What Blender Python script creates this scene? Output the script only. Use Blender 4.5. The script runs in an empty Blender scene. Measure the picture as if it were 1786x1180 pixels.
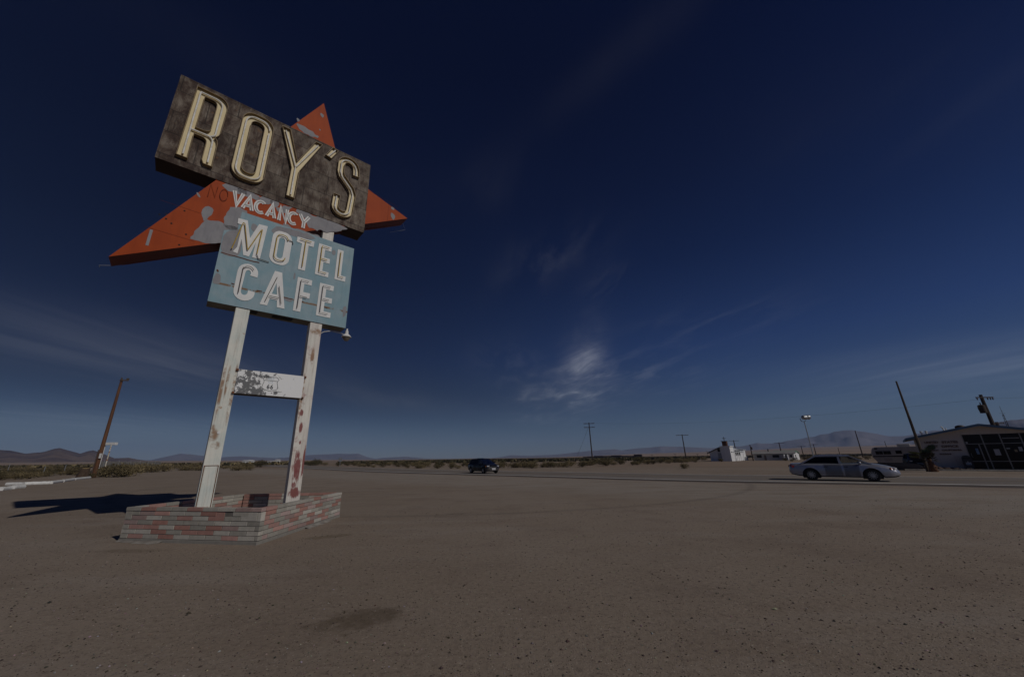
import bpy, bmesh, math, random
import numpy as np
from mathutils import Vector, Matrix, noise as mnoise

random.seed(66)
rng = np.random.default_rng(66)
sc = bpy.context.scene
COL = sc.collection
PI = math.pi
R = math.radians

# ------------------------------------------------------------------ camera
PW, PH = 1786.0, 1180.0
CF, CP, CR, CX, CY, CH = 648.0, R(17.83), R(-.808), 847.6, 590.0, 1.7
_F = Vector((0, math.cos(CP), math.sin(CP))); _R0 = Vector((1, 0, 0)); _U0 = _R0.cross(_F)
_R = math.cos(CR)*_R0 + math.sin(CR)*_U0
_U = -math.sin(CR)*_R0 + math.cos(CR)*_U0
EYE = Vector((0, 0, CH))
cam_d = bpy.data.cameras.new('camera'); cam = bpy.data.objects.new('camera', cam_d); COL.objects.link(cam)
cam.matrix_world = Matrix(((_R.x, _U.x, -_F.x, 0), (_R.y, _U.y, -_F.y, 0), (_R.z, _U.z, -_F.z, CH), (0, 0, 0, 1)))
cam_d.sensor_width = 36; cam_d.lens = CF/PW*36; cam_d.shift_x = (PW/2-CX)/PW
cam_d.clip_start = .05; cam_d.clip_end = 30000
sc.camera = cam

def ray(x, y): return _F + _R*((x-CX)/CF) - _U*((y-CY)/CF)
def proj(P):
    p = Vector(P)-EYE; d = p.dot(_F)
    return CX+CF*p.dot(_R)/d, CY-CF*p.dot(_U)/d
def G(x, y, z=0.):                       # where the line of sight meets height z
    d = ray(x, y); t = (z-CH)/d.z
    return EYE+d*t
def AT(x, y, Y):                         # point on a line of sight at ground depth Y
    d = ray(x, y); return EYE+d*(Y/d.y)
def DOWN(x, y, Y, z=0.):
    p = AT(x, y, Y); p.z = z; return p
def HT(b, x, y):                         # height of a plumb thing standing at b whose top is seen at x, y
    lo, hi = -5., 400.
    for _ in range(50):
        m = (lo+hi)/2
        if proj((b.x, b.y, m))[1] > y: lo = m
        else: hi = m
    return lo-b.z
def ALONG(p, d, px):                     # distance from p along d to reach picture column px
    lo, hi = 0., 60.
    for _ in range(50):
        m = (lo+hi)/2
        if proj(p+d*m)[0] < px: lo = m
        else: hi = m
    return lo

# ------------------------------------------------------------------ mesh helper
class MB:
    def __init__(s): s.bm = bmesh.new(); s.mi = 0; s.col = None; s.cl = s.bm.loops.layers.float_color.new('Col')
    def face(s, vs):
        try: f = s.bm.faces.new(vs)
        except ValueError: return None
        f.material_index = s.mi
        if s.col:
            for l in f.loops: l[s.cl] = (*s.col, 1)
        return f
    def quad(s, *pts): return s.face([s.bm.verts.new(p) for p in pts])
    def box(s, c, size, rot=None, taper=1.):
        hx, hy, hz = size[0]/2, size[1]/2, size[2]/2
        P = []
        for z, k in ((-hz, 1.), (hz, taper)):
            for x, y in ((-hx, -hy), (hx, -hy), (hx, hy), (-hx, hy)): P.append(Vector((x*k, y*k, z)))
        if rot is not None: P = [rot @ p for p in P]
        v = [s.bm.verts.new(p+Vector(c)) for p in P]
        for q in ((3, 2, 1, 0), (4, 5, 6, 7), (0, 1, 5, 4), (1, 2, 6, 5), (2, 3, 7, 6), (3, 0, 4, 7)): s.face([v[i] for i in q])
        return s
    def b2(s, lo, hi): return s.box([(a+b)/2 for a, b in zip(lo, hi)], [b-a for a, b in zip(lo, hi)])
    def prism(s, loops, y0, y1, M=None, side=True, front=True, back=True):
        """loops: outer outline then holes as (x, z) lists; front at y0, back at y1"""
        M = M or (lambda x, y, z: (x, y, z))
        rings = []
        for L in loops:
            a = [s.bm.verts.new(M(x, y0, z)) for x, z in L]; b = [s.bm.verts.new(M(x, y1, z)) for x, z in L]
            rings.append((a, b))
            if side:
                n = len(L)
                for i in range(n): s.face([a[i], a[(i+1) % n], b[(i+1) % n], b[i]])
        for k in ((0,) if front else ())+((1,) if back else ()):
            es = []
            for rg in rings:
                v = rg[k]
                for i in range(len(v)):
                    e = s.bm.edges.get((v[i], v[(i+1) % len(v)])) or s.bm.edges.new((v[i], v[(i+1) % len(v)]))
                    es.append(e)
            g = bmesh.ops.triangle_fill(s.bm, edges=es, use_beauty=True, use_dissolve=False)
            for f in g['geom']:
                if isinstance(f, bmesh.types.BMFace):
                    f.material_index = s.mi
                    if s.col:
                        for l in f.loops: l[s.cl] = (*s.col, 1)
        return s
    def tube(s, pts, r, seg=8, cap=True):
        pts = [Vector(p) for p in pts]; n = len(pts)
        rs = r if isinstance(r, (list, tuple)) else [r]*n
        T = [(pts[min(i+1, n-1)]-pts[max(i-1, 0)]).normalized() for i in range(n)]
        a = Vector((0, 0, 1)) if abs(T[0].z) < .9 else Vector((1, 0, 0))
        N = T[0].cross(a).normalized(); rings = []
        for i in range(n):
            N = (N-T[i]*N.dot(T[i])).normalized(); B = T[i].cross(N)
            rings.append([s.bm.verts.new(pts[i]+(N*math.cos(2*PI*k/seg)+B*math.sin(2*PI*k/seg))*rs[i]) for k in range(seg)])
        for i in range(n-1):
            for k in range(seg): s.face([rings[i][k], rings[i][(k+1) % seg], rings[i+1][(k+1) % seg], rings[i+1][k]])
        if cap: s.face(rings[0][::-1]); s.face(rings[-1])
        return s
    def grid(s, P, close_u=False):
        V = [[s.bm.verts.new(p) for p in row] for row in P]
        for i in range(len(V)-1):
            for j in range(len(V[0])-1): s.face([V[i][j], V[i][j+1], V[i+1][j+1], V[i+1][j]])
            if close_u: s.face([V[i][-1], V[i][0], V[i+1][0], V[i+1][-1]])
        return V
    def lathe(s, prof, seg=16, M=None):
        M = M or (lambda p: p)
        P = [[M(Vector((r*math.cos(2*PI*k/seg), r*math.sin(2*PI*k/seg), z))) for k in range(seg)] for r, z in prof]
        V = s.grid(P, True)
        s.face(V[0][::-1]); s.face(V[-1]); return s
    def blob(s, c, r, seed=0, n=1, amp=.25, sz=(1, 1, 1)):
        g = bmesh.ops.create_icosphere(s.bm, subdivisions=n, radius=1)
        for v in g['verts']:
            k = 1+amp*mnoise.noise(v.co*1.7+Vector((seed*3.1, seed*1.7, seed*.9)))*2
            v.co = Vector(c)+Vector((v.co.x*sz[0], v.co.y*sz[1], v.co.z*sz[2]))*r*k
            for f in v.link_faces:
                f.material_index = s.mi
                if s.col:
                    for l in f.loops: l[s.cl] = (*s.col, 1)
        return s
    def build(s, name, mat, parent=None, smooth=False, bevel=0, recalc=True, sharp=35):
        bm = s.bm
        if recalc: bmesh.ops.recalc_face_normals(bm, faces=bm.faces[:])
        me = bpy.data.meshes.new(name); bm.to_mesh(me); bm.free()
        for m in (mat if isinstance(mat, (list, tuple)) else [mat]): me.materials.append(m)
        if smooth:
            for p in me.polygons: p.use_smooth = True
            try: me.set_sharp_from_angle(angle=R(sharp))
            except Exception: pass
        o = bpy.data.objects.new(name, me); COL.objects.link(o)
        if parent: o.parent = parent
        if bevel:
            md = o.modifiers.new('bevel', 'BEVEL'); md.width = bevel; md.segments = 2; md.limit_method = 'ANGLE'; md.angle_limit = R(40)
        return o

def tag(o, label, cat, group=None, kind=None):
    if label: o['label'] = label
    if cat: o['category'] = cat
    if group: o['group'] = group
    if kind: o['kind'] = kind
    return o
def struct(o): o['kind'] = 'structure'; return o
def thing(name, label, cat, loc=(0, 0, 0), rz=0., group=None):
    o = bpy.data.objects.new(name, None); COL.objects.link(o); o.empty_display_size = .3
    o.location = loc; o.rotation_euler = (0, 0, rz)
    return tag(o, label, cat, group)
def dup(root, loc, rz=0., label=None, group=None, scale=None):
    r = root.copy(); COL.objects.link(r); r.location = loc; r.rotation_euler = (0, 0, rz)
    if label: r['label'] = label
    if group: r['group'] = group
    if scale is not None: r.scale = scale
    def rec(a, b):
        for ch in list(a.children):
            c = ch.copy(); COL.objects.link(c); c.parent = b; rec(ch, c)
    rec(root, r)
    return r

# ------------------------------------------------------------------ materials
class NT:
    def __init__(s, nt): s.nt = nt; s.L = nt.links
    def n(s, t, **kw):
        nd = s.nt.nodes.new(t)
        for k, v in kw.items():
            if hasattr(nd, k) and k not in ('Scale',): setattr(nd, k, v)
        return nd
    def v(s, sock, val):
        if isinstance(val, bpy.types.NodeSocket): s.L.new(val, sock)
        elif val is not None:
            if sock.type == 'RGBA' and len(val) == 3: val = (*val, 1)
            sock.default_value = val
    def math(s, op, a, b=None, c=None, clamp=False):
        m = s.n('ShaderNodeMath'); m.operation = op; m.use_clamp = clamp
        for i, x in enumerate((a, b, c)):
            if x is not None: s.v(m.inputs[i], x)
        return m.outputs[0]
    def vm(s, op, a, b=None):
        m = s.n('ShaderNodeVectorMath'); m.operation = op; s.v(m.inputs[0], a)
        if b is not None: s.v(m.inputs[1], b)
        return m.outputs['Value'] if op in ('DOT_PRODUCT', 'LENGTH', 'DISTANCE') else m.outputs[0]
    def coord(s, kind='Object', scale=(1, 1, 1), loc=(0, 0, 0), rot=(0, 0, 0)):
        t = s.n('ShaderNodeTexCoord'); m = s.n('ShaderNodeMapping'); s.L.new(t.outputs[kind], m.inputs[0])
        m.inputs['Scale'].default_value = scale; m.inputs['Location'].default_value = loc; m.inputs['Rotation'].default_value = rot
        return m.outputs[0]
    def noise(s, vec, scale, detail=5, rough=.6, dist=0):
        t = s.n('ShaderNodeTexNoise'); s.v(t.inputs['Vector'], vec); t.inputs['Scale'].default_value = scale
        t.inputs['Detail'].default_value = detail; t.inputs['Roughness'].default_value = rough; t.inputs['Distortion'].default_value = dist
        return t.outputs['Fac']
    def ramp(s, fac, stops):
        r = s.n('ShaderNodeValToRGB'); s.v(r.inputs[0], fac); e = r.color_ramp.elements
        while len(e) < len(stops): e.new(.5)
        for el, (p, c) in zip(e, stops):
            el.position = p; el.color = (c, c, c, 1) if isinstance(c, (int, float)) else (*c, 1)
        return r.outputs[0]
    def sstep(s, x, a, b):
        m = s.n('ShaderNodeMapRange'); m.interpolation_type = 'SMOOTHSTEP'; s.v(m.inputs[0], x)
        m.inputs[1].default_value = a; m.inputs[2].default_value = b; return m.outputs[0]
    def mix(s, f, a, b):
        m = s.n('ShaderNodeMix'); m.data_type = 'RGBA'; s.v(m.inputs[0], f); s.v(m.inputs[6], a); s.v(m.inputs[7], b); return m.outputs[2]
    def bump(s, h, st, dist=.02):
        b = s.n('ShaderNodeBump'); s.v(b.inputs['Height'], h); b.inputs['Strength'].default_value = st; b.inputs['Distance'].default_value = dist
        return b.outputs[0]
def newmat(name):
    m = bpy.data.materials.new(name); m.use_nodes = True
    nt = m.node_tree; p = nt.nodes['Principled BSDF']
    return m, NT(nt), p
def setp(t, p, color=None, rough=None, metal=None, normal=None, spec=None):
    if color is not None: t.v(p.inputs['Base Color'], color)
    if rough is not None: t.v(p.inputs['Roughness'], rough)
    if metal is not None: p.inputs['Metallic'].default_value = metal
    if normal is not None: t.v(p.inputs['Normal'], normal)
    if spec is not None: p.inputs['Specular IOR Level'].default_value = spec
_mc = {}
def pm(name, c, c2=None, scale=3., rough=.7, metal=0., bump=0., stretch=(1, 1, 1), spec=.4, lo=.35, hi=.65):
    """plain procedural material: two tones mixed by noise, optional bump"""
    if name in _mc: return _mc[name]
    m, t, p = newmat(name); c2 = c2 or tuple(x*.8 for x in c)
    v = t.coord('Object', stretch); f = t.noise(v, scale)
    setp(t, p, t.mix(t.sstep(f, lo, hi), c, c2), rough, metal, spec=spec)
    if bump: setp(t, p, normal=t.bump(t.noise(v, scale*4), bump))
    _mc[name] = m; return m

def mat_weathered(name, base, alt, rust, scale=1.2, rust_lo=.62, rust_hi=.7, streak=(3, 3, .35), rough=.65, rmask=None, bump=.15, fine=.5):
    """paint: patchy tone, vertical streaks, patches of another colour"""
    m, t, p = newmat(name)
    v = t.coord('Object'); vs = t.coord('Object', streak)
    c = t.mix(t.sstep(t.noise(v, scale*1.3, 6), .35, .68), base, alt)
    c = t.mix(t.math('MULTIPLY', t.sstep(t.noise(vs, scale*2, 6, .65), .45, .75), fine), c, tuple(x*.6 for x in alt))
    f = t.sstep(t.noise(v, scale*2.2, 8, .68), rust_lo, rust_hi)
    if rmask is not None: f = t.math('MULTIPLY', f, rmask(t))
    c = t.mix(f, c, rust)
    setp(t, p, c, rough, spec=.15, normal=t.bump(t.noise(v, 25, 4), bump, .01))
    return m

def zpos(t):
    s = t.n('ShaderNodeSeparateXYZ'); t.L.new(t.coord('Object'), s.inputs[0]); return s.outputs

# sign materials
def m_rustbox():
    m, t, p = newmat('bare_sheet_metal_brown')
    v = t.coord('Object'); vs = t.coord('Object', (1.5, 1, .75))
    n1 = t.noise(vs, 2.3, 10, .72, .3); n2 = t.noise(v, 1.1, 5, .6)
    n3 = t.noise(t.coord('Object', (6, 1, 1.1)), 3.2, 9, .78); n4 = t.noise(t.coord('Object', (3.2, 1, 1.6)), 7., 8, .8)
    z = zpos(t)
    bright = t.math('ADD', n1, t.math('MULTIPLY', t.sstep(z[0], -2.3, 2.2), .07))
    c = t.ramp(bright, [(.36, (.026, .012, .008)), (.47, (.060, .036, .026)), (.56, (.135, .105, .082)), (.68, (.21, .175, .14)), (.84, (.30, .265, .22))])
    c = t.mix(t.math('MULTIPLY', t.sstep(n2, .5, .66), .75), c, (.045, .024, .016))
    c = t.mix(t.math('MULTIPLY', t.sstep(n3, .52, .66), .7), c, (.045, .025, .018))
    c = t.mix(t.math('MULTIPLY', t.sstep(n4, .56, .72), .6), c, (.27, .23, .19))
    c = t.mix(t.math('MULTIPLY', t.sstep(n4, .42, .30), .6), c, (.03, .016, .012))
    c = t.mix(t.math('MULTIPLY', t.sstep(t.noise(v, 3.3, 6, .7), .6, .68), .7), c, (.17, .085, .035))
    n5 = t.noise(t.coord('Object', (11, 1, .7)), 2.0, 8, .75)
    c = t.mix(t.math('MULTIPLY', t.sstep(n5, .57, .61), t.math('MULTIPLY', t.sstep(n1, .44, .6), .65)), c, (.30, .265, .225))
    c = t.mix(t.math('MULTIPLY', t.sstep(n5, .43, .39), .6), c, (.035, .02, .015))
    br = t.n('ShaderNodeTexBrick'); cb = t.n('ShaderNodeCombineXYZ'); t.L.new(z[0], cb.inputs[0]); t.L.new(z[2], cb.inputs[1])
    t.L.new(cb.outputs[0], br.inputs['Vector']); br.inputs['Scale'].default_value = 1.
    br.inputs['Brick Width'].default_value = 1.45; br.inputs['Row Height'].default_value = .76; br.inputs['Mortar Size'].default_value = .016
    br.inputs['Color1'].default_value = (1, 1, 1, 1); br.inputs['Color2'].default_value = (.58, .56, .55, 1); br.inputs['Mortar'].default_value = (.22, .2, .2, 1)
    mx = t.n('ShaderNodeMix'); mx.data_type = 'RGBA'; mx.blend_type = 'MULTIPLY'; mx.inputs[0].default_value = .8
    t.L.new(c, mx.inputs[6]); t.L.new(br.outputs[0], mx.inputs[7])
    setp(t, p, mx.outputs[2], .72, spec=.25, normal=t.bump(t.noise(v, 9, 5), .25, .012))
    return m
M_BOX = m_rustbox()
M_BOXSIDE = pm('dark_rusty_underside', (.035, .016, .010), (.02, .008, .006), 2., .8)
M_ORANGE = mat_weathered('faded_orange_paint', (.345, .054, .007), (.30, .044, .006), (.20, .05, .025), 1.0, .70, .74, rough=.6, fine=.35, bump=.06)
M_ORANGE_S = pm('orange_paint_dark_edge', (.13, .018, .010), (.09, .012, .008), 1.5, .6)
M_PRIMER = mat_weathered('grey_primer', (.27, .265, .275), (.235, .23, .245), (.20, .19, .19), 2.5, .62, .72, rough=.7, fine=.3)
def seamrust(t):
    z = zpos(t)
    d1 = t.math('ABSOLUTE', t.math('SUBTRACT', z[2], 6.46)); return t.sstep(d1, .055, .0)
M_BLUE = mat_weathered('pale_blue_paint', (.205, .325, .375), (.27, .36, .40), (.20, .095, .03), 1.6, .44, .52, rough=.6, rmask=seamrust, fine=.35)
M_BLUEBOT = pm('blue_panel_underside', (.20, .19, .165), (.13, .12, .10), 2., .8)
M_CREAM = mat_weathered('cream_letter_paint', (.66, .55, .32), (.70, .60, .38), (.45, .33, .13), 1.4, .72, .8, rough=.5, fine=.25, bump=.04)
M_RIM = pm('letter_rim', (.22, .145, .055), (.14, .085, .035), 3., .55)
M_LETW = mat_weathered('white_letter_paint', (.72, .72, .70), (.65, .655, .645), (.42, .37, .30), 2.2, .70, .76, rough=.6, fine=.2, bump=.03)
M_NEONW = pm('white_glass_tube', (.85, .84, .80), (.65, .62, .55), 6., .2)
M_NEONY = pm('yellow_glass_tube', (.55, .40, .07), (.42, .28, .05), 6., .3)
M_NEOND = pm('dark_glass_tube', (.08, .07, .06), (.16, .13, .10), 6., .35)
M_NEONS = pm('dusty_glass_tube', (.30, .28, .25), (.42, .39, .35), 6., .4)
M_NEONR = pm('dull_red_glass_tube', (.22, .05, .03), (.12, .03, .02), 6., .3)
def lowz(t): return t.sstep(zpos(t)[2], 6.5, .5)
def streaks(t):
    z = zpos(t); f = t.sstep(t.noise(t.coord('Object', (13, 13, .55)), 1.6, 7, .7), .53, .68)
    g = t.noise(t.coord('Object'), 2.4, 7, .7); a = None
    for x, zc, a_, b in ((.30, 3.55, .04, .75), (.56, 3.9, .04, .35), (.56, 3.2, .04, .55), (.40, 3.75, .03, .45), (.33, 2.35, .11, .16), (.30, 2.5, .05, .12), (.42, 2.1, .1, .1), (2.29, 3.2, .04, .4), (2.29, 3.9, .04, .3), (2.44, 4.75, .05, .3), (2.42, 5.6, .2, .1)):
        dx = t.math('DIVIDE', t.math('SUBTRACT', z[0], x), a_); dz = t.math('DIVIDE', t.math('SUBTRACT', z[2], zc), b)
        m = t.sstep(t.math('ADD', t.math('MULTIPLY', dx, dx), t.math('MULTIPLY', dz, dz)), 1.6, .2); a = m if a is None else t.math('MAXIMUM', a, m)
    return t.math('MULTIPLY', t.math('ADD', t.math('MULTIPLY', f, .35), t.math('MULTIPLY', a, t.sstep(g, .40, .56))), 1., clamp=True)
def add_streaks(m):
    t = NT(m.node_tree); p = m.node_tree.nodes['Principled BSDF']; old = p.inputs['Base Color'].links[0].from_socket
    t.v(p.inputs['Base Color'], t.mix(t.math('MULTIPLY', streaks(t), .85), old, t.mix(t.noise(t.coord('Object'), 9., 5), (.33, .17, .075), (.16, .075, .04)))); return m
M_POSTL = add_streaks(mat_weathered('off_white_post_paint', (.70, .69, .62), (.58, .62, .575), (.36, .20, .11), 1.9, .64, .72, streak=(6, 6, .3), rough=.6, fine=.4))
def redmask(t):
    z = zpos(t); v = t.coord('Object'); n = t.math('MULTIPLY', t.math('SUBTRACT', t.noise(t.coord('Object', (3., 1, .35)), 8., 8, .8), .5), 6.); acc = None
    for x, zc, a, b in ((2.43, .86, .16, .13), (2.40, 1.06, .05, .10), (2.42, 1.50, .115, .36), (2.40, 1.85, .07, .14), (2.58, 1.7, .035, .5), (2.39, 2.62, .05, .15), (2.33, 3.05, .06, .10), (2.42, 2.2, .03, .05)):
        dx = t.math('DIVIDE', t.math('SUBTRACT', z[0], x), a); dz = t.math('DIVIDE', t.math('SUBTRACT', z[2], zc), b)
        r = t.math('ADD', t.math('ADD', t.math('MULTIPLY', dx, dx), t.math('MULTIPLY', dz, dz)), n); m = t.sstep(r, 1.25, .45)
        acc = m if acc is None else t.math('MAXIMUM', acc, m)
    return acc
def m_postr():
    m = mat_weathered('white_post_paint_over_red', (.72, .70, .635), (.62, .57, .52), (.42, .29, .27), 1.1, .55, .68, streak=(6, 6, .3), rough=.6, fine=.5)
    t = NT(m.node_tree); p = m.node_tree.nodes['Principled BSDF']; old = p.inputs['Base Color'].links[0].from_socket
    t.v(p.inputs['Base Color'], t.mix(t.math('MULTIPLY', redmask(t), .93), old, t.mix(t.noise(t.coord('Object', (8, 8, 1.)), 4., 5), (.24, .065, .062), (.17, .042, .042)))); return m
M_POSTR = add_streaks(m_postr())
M_STEEL = pm('bare_dark_steel', (.06, .05, .045), (.10, .06, .04), 4., .6)
M_RUST = pm('rust', (.16, .055, .02), (.09, .035, .018), 6., .85)
def m_route():
    m, t, p = newmat('flaking_white_panel')
    z = zpos(t); v = t.coord('Object')
    k = t.sstep(z[0], 2.15, .85)
    thr = t.math('SUBTRACT', t.math('ADD', t.noise(v, 5.2, 9, .72), t.math('MULTIPLY', k, .14)), .0)
    f = t.sstep(thr, .605, .622)
    # paint kept round the shield
    dx = t.math('MULTIPLY', t.math('SUBTRACT', z[0], 1.42), 1.); dz = t.math('SUBTRACT', z[2], 3.76)
    rr = t.math('SQRT', t.math('ADD', t.math('MULTIPLY', dx, dx), t.math('MULTIPLY', dz, dz)))
    f = t.math('MULTIPLY', f, t.sstep(rr, .17, .22))
    f = t.math('MULTIPLY', f, t.sstep(z[0], 2.08, 1.9))
    c = t.mix(f, (.74, .745, .74), t.mix(t.noise(v, 30, 3), (.085, .088, .093), (.15, .15, .155)))
    setp(t, p, c, .55); return m
M_ROUTE = m_route()
M_INK = pm('faded_black_ink', (.03, .035, .04), (.06, .065, .07), 8., .7)
M_BLUEINK = pm('faded_blue_ink', (.36, .46, .56), (.50, .56, .62), 8., .7)

# ground and masonry
def m_ground():
    m, t, p = newmat('gravel_lot_and_desert')
    v = t.coord('Object')
    big = t.noise(v, .09, 4, .55); mid = t.noise(v, .55, 6, .65); fine = t.noise(v, 14., 6, .75); grit = t.noise(v, 60., 3, .7)
    streak = t.noise(t.coord('Object', (.25, .9, 1), rot=(0, 0, R(40))), .9, 6, .6)
    c = t.mix(t.sstep(big, .35, .65), (.260, .207, .160), (.298, .244, .196))
    c = t.mix(t.math('MULTIPLY', t.sstep(mid, .46, .68), .55), c, (.205, .158, .125))
    c = t.mix(t.math('MULTIPLY', t.sstep(streak, .5, .68), .45), c, (.325, .278, .236))
    c = t.mix(t.math('MULTIPLY', t.sstep(fine, .50, .68), .6), c, (.125, .098, .08))
    c = t.mix(t.math('MULTIPLY', t.sstep(fine, .44, .30), .6), c, (.42, .355, .295))
    c = t.mix(t.math('MULTIPLY', t.sstep(grit, .58, .70), .6), c, (.10, .08, .07))
    vo = t.n('ShaderNodeTexVoronoi'); t.L.new(v, vo.inputs['Vector']); vo.inputs['Scale'].default_value = 26.
    c = t.mix(t.math('MULTIPLY', t.sstep(vo.outputs['Distance'], .16, .10), .45), c, t.mix(.75, vo.outputs['Color'], (.22, .17, .14)))
    zz_ = zpos(t)
    q_ = t.math('ADD', t.math('MULTIPLY', zz_[0], .70), t.math('MULTIPLY', zz_[1], .714))
    pale = t.math('MULTIPLY', t.sstep(q_, 14.5, 19.5), t.math('SUBTRACT', 1., t.sstep(q_, 26., 30.)))
    c = t.mix(t.math('MULTIPLY', t.math('MULTIPLY', pale, t.sstep(t.noise(t.coord('Object', (.35, 1.2, 1), rot=(0, 0, R(45))), .8, 6, .65), .3, .6)), .6), c, (.330, .296, .258))
    arc_ = t.math('ABSOLUTE', t.math('SUBTRACT', t.vm('DISTANCE', v, (-3., 34., 0.)), 21.2))
    c = t.mix(t.math('MULTIPLY', t.sstep(arc_, .32, .05), t.math('MULTIPLY', t.noise(v, .6, 5), .55)), c, (.12, .10, .085))
    v2 = t.n('ShaderNodeTexVoronoi'); t.L.new(t.coord('Object', (1, 1, 1), (3.3, 1.7, 0)), v2.inputs['Vector']); v2.inputs['Scale'].default_value = 42.; v2.inputs['Randomness'].default_value = 1.
    sepc = t.n('ShaderNodeSeparateColor'); t.L.new(v2.outputs['Color'], sepc.inputs[0])
    c = t.mix(t.math('MULTIPLY', t.sstep(v2.outputs['Distance'], .30, .16), t.sstep(sepc.outputs[0], .62, .70)), c, (.085, .066, .056))
    c = t.mix(t.math('MULTIPLY', t.sstep(v2.outputs['Distance'], .26, .14), t.sstep(sepc.outputs[1], .80, .88)), c, (.46, .41, .36))
    # dust beyond the lot
    z = zpos(t)
    far = t.sstep(t.math('ADD', z[1], t.math('MULTIPLY', z[0], .55)), 58, 90)
    des = t.mix(t.sstep(t.noise(v, .02, 6, .65), .4, .62), (.27, .205, .155), (.22, .17, .125))
    c = t.mix(far, c, des)
    plain = t.sstep(z[1], 380, 800)
    c = t.mix(plain, c, t.mix(t.sstep(t.noise(t.coord('Object', (1, .12, 1)), .004, 6, .6), .42, .6), (.33, .235, .165), (.25, .185, .13)))
    # oil stains with shapes of their own
    def stain(px, py, a, b, rot, amt, colr, c):
        q = G(px, py); mp = t.coord('Object'); s = t.n('ShaderNodeMapping'); s.vector_type = 'TEXTURE'
        t.L.new(mp, s.inputs[0]); s.inputs['Location'].default_value = (q.x, q.y, 0); s.inputs['Rotation'].default_value = (0, 0, rot); s.inputs['Scale'].default_value = (a, b, 1)
        l = t.vm('LENGTH', s.outputs[0])
        l = t.math('ADD', l, t.math('MULTIPLY', t.math('SUBTRACT', t.noise(v, 3.2, 6, .7), .5), 2.4))
        return t.mix(t.math('MULTIPLY', t.sstep(l, 1., .25), amt), c, colr)
    c = stain(622, 1080, .66, .34, .45, .58, (.085, .060, .036), c)
    c = stain(575, 935, .75, .30, .5, .45, (.12, .09, .055), c)
    c = stain(800, 895, .9, .16, .2, .5, (.12, .095, .08), c)
    c = stain(230, 960, 1.0, .25, .0, .4, (.13, .10, .07), c)
    h = t.math('ADD', t.math('MULTIPLY', fine, .7), t.math('MULTIPLY', grit, .35))
    h = t.math('ADD', h, t.math('MULTIPLY', mid, 1.6))
    setp(t, p, c, .95, spec=.12, normal=t.bump(h, .6, .035)); return m
M_GROUND = m_ground()
def m_asph(name, a, b):
    m, t, p = newmat(name); v = t.coord('Object')
    c = t.mix(t.sstep(t.noise(v, .25, 6, .6), .38, .64), a, b)
    c = t.mix(t.math('MULTIPLY', t.noise(v, 18., 4, .8), .35), c, tuple(x*.6 for x in a))
    setp(t, p, c, .9, spec=.2, normal=t.bump(t.noise(v, 30., 4), .3, .01)); return m
M_ROAD = m_asph('old_asphalt', (.205, .178, .155), (.235, .205, .18))
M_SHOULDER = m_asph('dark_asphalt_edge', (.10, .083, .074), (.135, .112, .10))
M_WLINE = pm('worn_white_line', (.66, .64, .61), (.50, .48, .45), 1.2, .8)
M_YLINE = pm('worn_yellow_line', (.30, .20, .07), (.21, .16, .10), 1.2, .8)
def m_attr(name, rough=.85, n=9., amt=.35, bump=.3):
    m, t, p = newmat(name); a = t.n('ShaderNodeAttribute'); a.attribute_name = 'Col'
    v = t.coord('Object'); mx = t.n('ShaderNodeMix'); mx.data_type = 'RGBA'; mx.blend_type = 'MULTIPLY'; mx.inputs[0].default_value = 1
    t.L.new(a.outputs['Color'], mx.inputs[6])
    f = t.math('ADD', t.math('MULTIPLY', t.noise(v, n, 7, .7), amt*2), 1-amt)
    cb = t.n('ShaderNodeCombineColor')
    for i in range(3): t.L.new(f, cb.inputs[i])
    t.L.new(cb.outputs[0], mx.inputs[7])
    setp(t, p, mx.outputs[2], rough, spec=.2, normal=t.bump(t.noise(v, 40., 5), bump, .006)); return m
M_BRICK = m_attr('painted_block')
M_MORTAR = pm('old_mortar', (.20, .182, .16), (.12, .108, .095), 5., .9)
M_CONC = pm('rough_concrete', (.30, .28, .25), (.19, .17, .15), 4., .9, bump=.3)
M_STONES = m_attr('loose_stones', .9, 12., .3)
M_SHRUB = m_attr('shrub_leaves', .9, 1.5, .35, 0.)
M_WOODPOLE = pm('brown_creosote_wood', (.15, .065, .028), (.085, .038, .02), 2.5, .8, stretch=(4, 4, .3), bump=.2)
M_GREYWOOD = pm('grey_weathered_wood', (.115, .085, .06), (.07, .05, .036), 2.5, .85, stretch=(4, 4, .3), bump=.2)
M_DARKWOOD = pm('dark_pole_wood', (.05, .034, .026), (.03, .02, .016), 2.5, .85, stretch=(4, 4, .3))
M_WHITEP = mat_weathered('flaking_white_paint', (.72, .72, .70), (.60, .60, .58), (.30, .22, .15), 2., .64, .70)
M_GALV = pm('galvanised_steel', (.42, .43, .44), (.33, .34, .35), 3., .45, .6)
M_CERAM = pm('brown_insulator', (.06, .03, .02), None, 3., .3)
M_WIRE = pm('black_wire', (.02, .02, .02), None, 3., .6)
M_BLACK = pm('black_rubber', (.012, .012, .012), (.02, .02, .02), 8., .8)
M_DARKIN = pm('dark_interior', (.02, .019, .018), (.012, .012, .012), 3., .9)

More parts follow.
